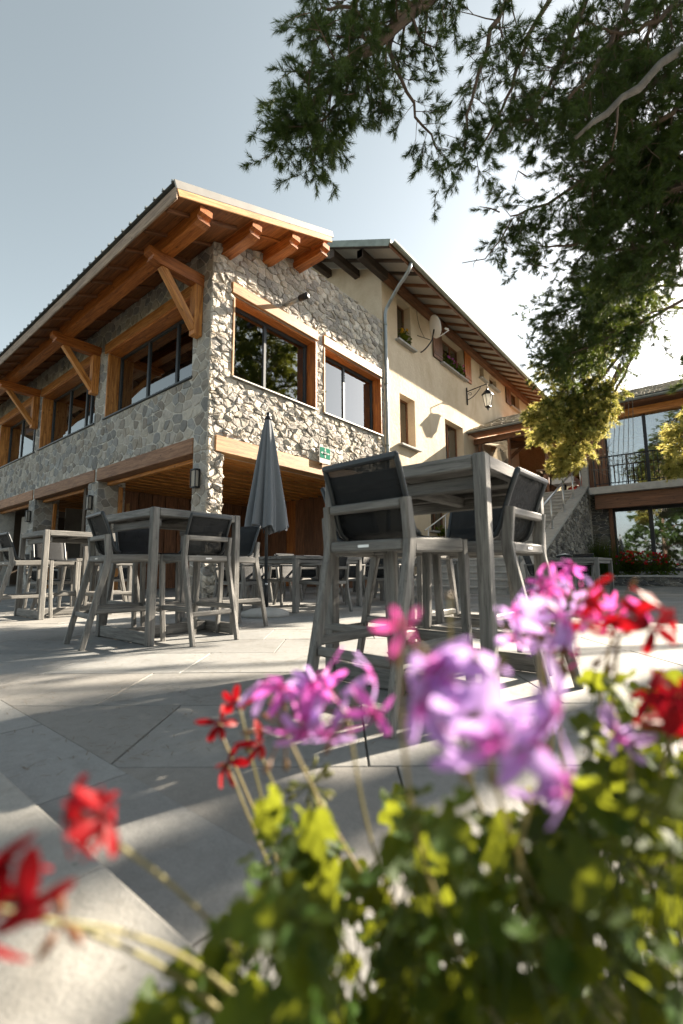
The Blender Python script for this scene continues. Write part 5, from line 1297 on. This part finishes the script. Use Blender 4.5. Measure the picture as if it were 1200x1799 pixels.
M['stem'] = leaf_mat('pelargonium_stem', (0.20,0.20,0.085), (0.36,0.30,0.16), 0.25, (0.5,0.42,0.2), 0.5, 30, 0.3)
M['stalk'] = leaf_mat('leaf_stalk', (0.04,0.07,0.02), (0.11,0.13,0.04), 0.2, None, 0.5, 30, 0.3)
M['sepal'] = leaf_mat('sepal', (0.20,0.06,0.04), (0.16,0.20,0.05), 0.3, None, 0.5, 20, 0.3)
M['planter'] = plain('dark_planter', (0.045,0.04,0.036), 0.7, 0, 10, 0.3, 0.3)
M['soil'] = plain('potting_soil', (0.03,0.022,0.016), 1.0, 0, 40, 0.4, 0.8)

def petal_mesh(name, width, curl, seed):
    rs = random.Random(seed); nu, nv = 8, 5; vs = []; fs = []
    for i in range(nu):
        t = i/(nu-1); w = width*(0.16+0.84*math.sin(min(1, t*0.78+0.02)*math.pi)**0.9)*(1 if t < 0.95 else 0.7)
        for j in range(nv):
            s = j/(nv-1)*2-1; x = t-0.06*(s*s)*t+(0.05*abs(s) if t > 0.99 else 0); z = -curl*t*t+0.10*s*s*(1-t)+0.05*math.sin(5*t+s*2+rs.random())*t
            vs.append((x, s*w/2, z))
    for i in range(nu-1):
        for j in range(nv-1): fs.append((i*nv+j, (i+1)*nv+j, (i+1)*nv+j+1, i*nv+j+1))
    me = bpy.data.meshes.new(name); me.from_pydata(vs, [], fs); me.polygons.foreach_set('use_smooth', [True]*len(fs)); return me
PET = {c: [petal_mesh('petal', w*(1.35 if c in ('lilac', 'red') else 1.05), cu, 7+i) for i, (w, cu) in enumerate(((0.30, 0.25), (0.36, 0.5), (0.25, 0.75)))] for c in ('red', 'lilac', 'pink', 'magenta')}
for c, l in PET.items():
    for me in l: me.materials.append(M['petal_'+c])
def leaf_mesh(seed):
    """ivy shaped, five shallow lobes, cupped"""
    rs = random.Random(seed); n = 30; vs = [(0, 0, 0)]; fs = []
    for ring, k in ((1, 0.55), (2, 1.0)):
        for i in range(n):
            a = 2*math.pi*i/n; lob = 0.80+0.22*abs(math.cos(2.5*a+0.0))**0.7+rs.uniform(-.02,.02)
            if abs(a-math.pi) < 0.25: lob *= 0.62
            r = k*lob; z = 0.16*r*r*(1 if ring else 1)+0.07*math.cos(5*a)*k*k+rs.uniform(-.02,.02)*k
            vs.append((r*math.cos(a), r*math.sin(a), z))
    for i in range(n):
        j = (i+1) % n; fs.append((0, 1+i, 1+j)); fs.append((1+i, 1+n+i, 1+n+j, 1+j))
    me = bpy.data.meshes.new('leaf'); me.from_pydata(vs, [], fs); me.polygons.foreach_set('use_smooth', [True]*len(fs)); me.materials.append(M['leaf']); return me
LEAF = [leaf_mesh(s) for s in range(5)]
FWH = Vector((math.cos(YAW), math.sin(YAW), 0)); RTH = Vector((math.sin(YAW), -math.cos(YAW), 0)); ZZ = Vector((0,0,1))
def frame(x, z):
    x = x.normalized(); y = z.cross(x)
    if y.length < 1e-4: y = Vector((0,1,0)).cross(x)
    y.normalize(); z = x.cross(y); return Matrix(((x.x,y.x,z.x,0),(x.y,y.y,z.y,0),(x.z,y.z,z.z,0),(0,0,0,1)))
frs = random.Random(77)
def rv(s=1.0): return Vector((frs.gauss(0,s), frs.gauss(0,s), frs.gauss(0,s)))

def flower(plant, part, c, axis, size, col, np_=5):
    """five separate petals round c"""
    fr = frame(axis.orthogonal(), axis); a0 = frs.uniform(0, 6.28)
    for k in range(np_):
        a = a0+2*math.pi*k/5+frs.gauss(0,.15); d = (fr @ Vector((math.cos(a), math.sin(a), frs.uniform(-0.35, 0.35)))); d = (d-ZZ*0.12).normalized()
        me = PET[col][frs.randrange(3)]; o = bpy.data.objects.new('petal', me); s = size*frs.uniform(0.85, 1.15)
        link(o, part, Matrix.Translation(c+d*0.0015) @ frame(d, (axis+rv(.25)).normalized()) @ Matrix.Diagonal((s, s, s, 1)))
def head(plant, base, px, py, d, r, n, size, col, lean=(0,0,0), buds=4, col2=None):
    """an umbel: peduncle, pedicels, petals, buds"""
    c = at(px, py, d); m = MB()
    mid = at(px*0.6+820*0.4+frs.gauss(0, 40), 1640+frs.uniform(-60, 80), d+frs.uniform(0.10, 0.18))
    ped = bez(base, mid, c-ZZ*r*0.35, 14); tube('flower_stem', ped, [0.0019-0.0007*i/13 for i in range(14)], M['stem'], plant, 7)
    hub = c-ZZ*r*0.35
    heads = []
    for i in range(n):
        a = (rv()+Vector(lean)*1.2+ZZ*0.35).normalized(); p = c+Vector((a.x*r, a.y*r, a.z*r*0.8)); heads.append((p, (a*0.7-FWH*0.35+rv(.3)).normalized())); m.tube(bez(hub, hub.lerp(p, .5)+ZZ*0.006, p, 5), 0.0009, 5, False)
    for i in range(buds):
        a = (rv()-ZZ*0.5).normalized(); p = hub+a*r*0.75; m.tube([hub, p], 0.0008, 5, False); m.tube([p, p+a*0.004, p+a*0.009, p+a*0.012], [0.0008,0.0026,0.0022,0.0004], 6)
    part = m.build('flower_head', M['sepal'], plant)
    for i, (p, ax) in enumerate(heads): flower(plant, part, p, ax, size, col2 if (col2 and i % 3 == 0) else col)
    return part
def leaves(plant, n, x0, x1, y0, y1, d0, d1, r0=0.017, r1=0.030, base=None, keep=None):
    m = MB()
    for i in range(n):
        for _ in range(20):
            px, py = frs.uniform(x0, x1), frs.uniform(y0, y1)
            if keep is None or keep(px, py): break
        d = frs.uniform(d0, d1); c = at(px, py, d); r = frs.uniform(r0, r1)
        nz = (ZZ*0.8+rv(.55)-FWH*0.25).normalized(); x = (rv()-nz*0).normalized(); x = (x-nz*x.dot(nz)).normalized()
        o = bpy.data.objects.new('leaf', LEAF[frs.randrange(5)]); link(o, plant, Matrix.Translation(c) @ frame(x, nz) @ Matrix.Diagonal((r, r, r, 1)))
        b = base if base is not None else c-ZZ*0.08+rv(.02); q = c.lerp(b, 0.6) if base is not None else b
        m.tube(bez(c, c-nz*0.02-ZZ*0.015, q, 5), [0.0006,0.0007,0.0008,0.0008,0.0008], 4, False)
    m.build('leaf_stalks', M['stalk'], plant)['kind'] = 'stuff'

# the trough the plants grow in stands on the coping just below the picture
tc_ = CAM+FWH*0.24+RTH*0.30; tc_.z = 0.10
TP = thing('planter_trough', tc_, 0, 'dark planter trough the pelargoniums in the foreground grow from', 'planter')
Mt = Matrix(((RTH.x, FWH.x, 0, tc_.x), (RTH.y, FWH.y, 0, tc_.y), (0, 0, 1, tc_.z), (0,0,0,1)))
m = MB(); m.box(-0.45, 0.45, -0.09, -0.078, 0, 0.115); m.box(-0.45, 0.45, 0.078, 0.09, 0, 0.115); m.box(-0.45, -0.438, -0.078, 0.078, 0, 0.115); m.box(0.438, 0.45, -0.078, 0.078, 0, 0.115); m.box(-0.438, 0.438, -0.078, 0.078, 0, 0.012)
m.build('trough', M['planter'], TP, Mt); MB().box(-0.436, 0.436, -0.076, 0.076, 0.012, 0.10).build('soil', M['soil'], TP, Mt)
def root(u, v=0.06): return Mt @ Vector((u, v, 0.10))
def plant(u, label): 
    r = root(u); return thing('pelargonium_plant', r, 0, label, 'flower plant', 'pelargoniums flowering in the foreground trough'), r

# left: red
pl, b = plant(-0.40, 'red pelargonium at the lower left with blurred dark leaves'); b = root(-0.26)
head(pl, b, 150, 1435, 0.25, 0.010, 3, 0.019, 'red', buds=2); head(pl, b, -5, 1575, 0.21, 0.014, 4, 0.020, 'red', buds=1); head(pl, b, 110, 1615, 0.22, 0.004, 0, 0.01, 'red', buds=3)
leaves(pl, 52, 195, 580, 1575, 1830, 0.25, 0.38, 0.011, 0.020, None, lambda x, y: y > 1820-(x-180)*0.9)
# centre left: red sprays and lilac heads
pl, b = plant(-0.22, 'red pelargonium spray left of the lilac flower heads')
for px, py in ((418, 1228), (384, 1275), (402, 1345), (450, 1305)): head(pl, b, px, py, 0.50, 0.004, 1, 0.019, 'red', buds=1)
head(pl, b, 545, 1365, 0.48, 0.022, 0, 0.02, 'red', buds=22)
leaves(pl, 20, 430, 570, 1390, 1600, 0.36, 0.50, 0.009, 0.017)
pl, b = plant(-0.12, 'lilac pelargonium with two flower heads left of centre')
head(pl, b, 500, 1255, 0.40, 0.036, 6, 0.024, 'lilac', col2='magenta', buds=8); head(pl, b, 612, 1235, 0.38, 0.034, 5, 0.025, 'magenta', col2='lilac', buds=5); head(pl, b, 705, 1110, 0.24, 0.008, 1, 0.013, 'pink', buds=2)
leaves(pl, 85, 500, 780, 1460, 1810, 0.32, 0.52, 0.010, 0.020)
# centre: the big lilac head
pl, b = plant(0.0, 'lilac pelargonium with the largest, most blurred flower head')
head(pl, b, 850, 1225, 0.25, 0.034, 9, 0.027, 'lilac', buds=5); head(pl, b, 955, 1340, 0.25, 0.016, 2, 0.026, 'lilac', buds=2); head(pl, b, 790, 1040, 0.34, 0.004, 0, 0.01, 'lilac', buds=1)
leaves(pl, 170, 690, 1010, 1400, 1820, 0.27, 0.55, 0.010, 0.021)
# right: pink, red and pale heads
pl, b = plant(0.16, 'pink and lilac pelargonium heads at the right below the stair')
head(pl, b, 1005, 1040, 0.50, 0.044, 11, 0.018, 'magenta', col2='lilac', buds=6); head(pl, b, 945, 1100, 0.38, 0.028, 5, 0.024, 'lilac', buds=4); head(pl, b, 990, 1140, 0.42, 0.015, 8, 0.010, 'pink', buds=8); head(pl, b, 960, 1050, 0.48, 0.014, 4, 0.016, 'pink', buds=3)
leaves(pl, 170, 950, 1220, 1390, 1820, 0.28, 0.6, 0.011, 0.022)
pl, b = plant(0.32, 'red pelargonium heads at the right edge')
head(pl, b, 1085, 1095, 0.38, 0.034, 4, 0.023, 'red', buds=3); head(pl, b, 1085, 1050, 0.44, 0.030, 6, 0.018, 'pink', buds=3); head(pl, b, 1190, 1250, 0.33, 0.016, 4, 0.026, 'red', buds=2); head(pl, b, 1110, 1290, 0.34, 0.008, 2, 0.022, 'lilac', buds=2)
leaves(pl, 110, 1030, 1230, 1190, 1480, 0.36, 0.6, 0.010, 0.020)

# ------------------------------------------------------------------ geraniums by the wing and in the house windows
def small_plant(name, c, ext, n_leaf, n_fl, col, label, cat='flower plant', size=0.05, fsize=0.05, group=None):
    t = thing(name, (c[0], c[1], c[2]), 0, label, cat, group); rs = random.Random(int(c[0]*100+c[1]*37)); c = Vector(c)
    lv, lf = [], []; me = LEAF[0]; vco = [v.co.copy() for v in me.vertices]; pf = [tuple(p.vertices) for p in me.polygons]
    coarse_v = [vco[0]]+[vco[1+30+i] for i in range(0, 30, 3)]; coarse_f = [(0, 1+i, 1+(i+1) % 10) for i in range(10)]
    for i in range(n_leaf):
        p = c+Vector((rs.gauss(0,.42)*ext[0], rs.gauss(0,.42)*ext[1], abs(rs.gauss(0.35,.3))*ext[2])); Mx = Matrix.Translation(p) @ frame(Vector((rs.gauss(0,1), rs.gauss(0,1), rs.gauss(0,.5))), Vector((rs.gauss(0,.6), rs.gauss(0,.6), 1)).normalized()) @ Matrix.Diagonal((*[size*rs.uniform(.6,1.2)]*3, 1))
        n = len(lv); lv += [Mx @ v for v in coarse_v]; lf += [tuple(k+n for k in f) for f in coarse_f]
    mesh('foliage', lv, lf, M['leaf'], t)['kind'] = 'stuff'
    pm = [v.co.copy() for v in PET[col][1].vertices][::3]
    for i in range(n_fl):
        p = c+Vector((rs.gauss(0,.42)*ext[0], rs.gauss(0,.42)*ext[1], (0.45+rs.random()*0.6)*ext[2])); m = MB()
        for k in range(14):
            d = Vector((rs.gauss(0,1), rs.gauss(0,1), rs.gauss(0.3,1))).normalized(); q = p+d*fsize*rs.uniform(.4,.9); u = d.orthogonal().normalized(); w = d.cross(u); s = fsize*0.42
            m.add([q+u*s, q+(u*.3+w)*s+d*s*.3, q-u*s, q-(u*.3+w)*s-d*s*.2], [(0,1,2,3)])
        m.build('flower_head', M['petal_bed'] if col == 'red' else M['petal_'+col], t)
    tube('stem', [c, c+Vector((0,0,ext[2]*0.5))], 0.01, M['stem'], t, 6)
GW = 'geraniums on the low planter wall'
small_plant('geranium_plant', (12.45, -5.55, 0.32), (0.35, 0.45, 0.75), 420, 34, 'red', 'bushy red geranium on the planter wall, left clump', group=GW)
small_plant('geranium_plant', (12.45, -6.35, 0.32), (0.35, 0.5, 0.7), 420, 30, 'red', 'bushy red geranium on the planter wall, right clump', group=GW)
small_plant('geranium_plant', (12.4, -5.05, 0.32), (0.2, 0.18, 0.55), 120, 6, 'magenta', 'small lilac geranium left of the red ones on the planter wall', group=GW)
GB = 'flowers in the house windows'
def window_box(x0, x1, z, lab):
    t = thing('window_box', ((x0+x1)/2, HY, z), 0, lab, 'window box'); box('trough', x0, x1, HY-0.02, HY+0.16, z, z+0.14, M['dark_timber'], t)
window_box(7.33, 8.12, 8.27, 'window box in the left upper window of the house'); window_box(10.7, 12.45, 8.63, 'window box in the shuttered window of the house')
M['petal_yellow'] = grad_petal('yellow_petal', (0.75,0.42,0.03), (0.6,0.2,0.02)); PET['yellow'] = PET['red']
small_plant('window_flower', (7.7, -0.02, 8.40), (0.42, 0.12, 0.42), 170, 9, 'yellow', 'yellow flowers in the upper left house window', fsize=0.07, group=GB)
small_plant('window_flower', (11.2, -0.05, 8.76), (0.5, 0.14, 0.40), 200, 12, 'magenta', 'purple flowers in the left half of the shuttered house window', fsize=0.06, group=GB)
small_plant('window_flower', (12.1, -0.05, 8.74), (0.4, 0.14, 0.36), 160, 8, 'pink', 'pink and purple flowers in the right half of the shuttered house window', fsize=0.06, group=GB)
small_plant('house_plant', (9.9, -0.25, 1.75), (0.5, 0.2, 0.35), 220, 0, 'red', 'green plant below the house base window')

# tall grass clump at the foot of the stair
m = MB(); rs = random.Random(9)
for i in range(420):
    p = Vector((12.3+rs.uniform(-.4,.5), -4.72+rs.gauss(0,.22), 0.3)); h = rs.uniform(0.5, 1.5); d = Vector((rs.gauss(0,.25), rs.gauss(0,.25), 0)); w = 0.010
    a = p+d*0.4*h+ZZ*h*0.6; b = p+d*h+ZZ*h; s = Vector((rs.gauss(0,1), rs.gauss(0,1), 0)).normalized()*w
    m.add([p-s, p+s, a+s*.8, a-s*.8, b], [(0,1,2,3),(3,2,4)])
gr = thing('ornamental_grass', (12.3, -4.72, 0.3), 0, 'tall dark green grass clump between stair flank and wing windows', 'grass'); m.build('blades', M['leaf'], gr)['kind'] = 'stuff'

# ------------------------------------------------------------------ porch: guest, red chair, small table
M['skin'] = plain('skin', (0.50,0.30,0.21), 0.55, 0, 10, 0.08); M['hair'] = plain('dark_hair', (0.02,0.014,0.011), 0.5, 0, 60, 0.3, 0.3); M['black_cloth'] = plain('black_shirt', (0.018,0.018,0.02), 0.85, 0, 30, 0.2, 0.2); M['khaki'] = plain('tan_trousers', (0.34,0.25,0.16), 0.85, 0, 30, 0.15, 0.2)
def person(loc, rz, label):
    t = thing('person', loc, rz, label, 'person')
    J = {'pel': (0,0,.50), 'wai': (0.01,0,.64), 'che': (0.02,0,.84), 'nek': (0.035,0,1.02), 'hea': (0.05,0,1.10), 'cro': (0.045,0,1.24)}
    R_ = {'pel': .135, 'wai': .12, 'che': .14, 'nek': .05, 'hea': .07, 'cro': .075}
    E_ = [('pel','wai'),('wai','che'),('che','nek'),('nek','hea'),('hea','cro')]
    for s, y in (('l', 1), ('r', -1)):
        J.update({s+'sh': (0.0,y*.18,.96), s+'el': (0.06,y*.24,.72), s+'wr': (0.28,y*.16,.70), s+'ha': (0.36,y*.13,.71), s+'hi': (0.04,y*.09,.48), s+'kn': (0.46,y*.11,.50), s+'an': (0.44,y*.11,.09), s+'to': (0.60,y*.12,.04)})
        R_.update({s+'sh': .062, s+'el': .045, s+'wr': .03, s+'ha': .032, s+'hi': .10, s+'kn': .062, s+'an': .042, s+'to': .035})
        E_ += [('che',s+'sh'),(s+'sh',s+'el'),(s+'el',s+'wr'),(s+'wr',s+'ha'),('pel',s+'hi'),(s+'hi',s+'kn'),(s+'kn',s+'an'),(s+'an',s+'to')]
    names = list(J); me = bpy.data.meshes.new('body'); me.from_pydata([J[k] for k in names], [(names.index(a), names.index(b)) for a, b in E_], [])
    o = bpy.data.objects.new('body', me); link(o, t, W[t.name]); bpy.context.view_layer.objects.active = o
    sk = o.modifiers.new('skin', 'SKIN'); sk.use_smooth_shade = True; o.modifiers.new('sub', 'SUBSURF').render_levels = 2
    for i, k in enumerate(names): me.skin_vertices[0].data[i].radius = (R_[k], R_[k])
    me.skin_vertices[0].data[0].use_root = True
    m, N, L, B = nmat('guest_body'); tc = N.new('ShaderNodeTexCoord'); sx = N.new('ShaderNodeSeparateXYZ'); L.new(tc.outputs['Object'], sx.inputs[0])
    r = ramp(N, [(0.0, (0.34,0.25,0.16)), (0.42, (0.018,0.018,0.02)), (0.755, (0.50,0.30,0.21))]); r.color_ramp.interpolation = 'CONSTANT'; mu = N.new('ShaderNodeMath'); mu.operation = 'DIVIDE'; mu.inputs[1].default_value = 1.35; L.new(sx.outputs[2], mu.inputs[0]); L.new(mu.outputs[0], r.inputs[0]); L.new(r.outputs[0], B.inputs['Base Color']); B.inputs['Roughness'].default_value = 0.8; me.materials.append(m)
    h = MB(); h.lathe([(0.03,1.10),(0.08,1.13),(0.096,1.19),(0.096,1.25),(0.075,1.305),(0.03,1.33),(0.004,1.335)], 14, (0.02, 0, 0)); h.build('hair', M['hair'], t, W[t.name], True)
    f = MB(); f.lathe([(0.002,-0.02),(0.014,-0.012),(0.010,0.01),(0.002,0.02)], 8, (0.125, 0, 1.19)); f.build('nose', M['skin'], t, W[t.name], True)
    for y in (-0.03, 0.03): MB().lathe([(0.001,-0.008),(0.010,0),(0.001,0.008)], 8, (0.112, y, 1.215)).build('eye', M['hair'], t, W[t.name], True)
person((15.0, -2.45, FL-0.03), R(170), 'seated guest with dark hair and black shirt in the porch above the stair')
def porch_chair(x, y, rz, mat, label):
    t = thing('porch_chair', (x, y, FL), rz, label, 'chair'); LOCAL.add(t.name)
    for sx in (-0.2, 0.2):
        for sy in (-0.2, 0.2): bar('leg', (sx, sy, 0), (sx, sy, 0.43), 0.035, 0.035, M['dark_timber'], t, up=(1,0,0))
    box('seat', -0.24, 0.24, -0.24, 0.24, 0.43, 0.50, mat, t, 0.02)
    bend_bar('backrest', [(-0.22, 0, 0.5), (-0.26, 0, 0.75), (-0.34, 0, 1.05)], 0.46, [0.05,0.05,0.04], mat, t)
M['red_cloth'] = plain('red_cloth', (0.50,0.035,0.015), 0.8, 0, 20, 0.15, 0.2)
porch_chair(15.02, -2.45, R(170), M['brown_timber'], 'brown chair the guest in the porch sits on'); porch_chair(15.2, -3.55, R(120), M['red_cloth'], 'red upholstered chair at the top of the stair'); porch_chair(15.6, -4.0, R(200), M['red_cloth'], 'second red upholstered chair further back in the porch')
t = thing('porch_table', (14.6, -3.4, FL), 0, 'small table with a white cloth in the porch', 'table'); 
tube('pedestal', [(14.35, -3.35, FL), (14.35, -3.35, FL+0.70)], 0.04, M['black_metal'], t); box('table_top', 13.95, 14.75, -3.75, -2.95, FL+0.70, FL+0.74, M['brown_timber'], t); MB().box(13.94, 14.76, -3.76, -2.94, FL+0.50, FL+0.745, 0.01).build('tablecloth', M['white'], t)
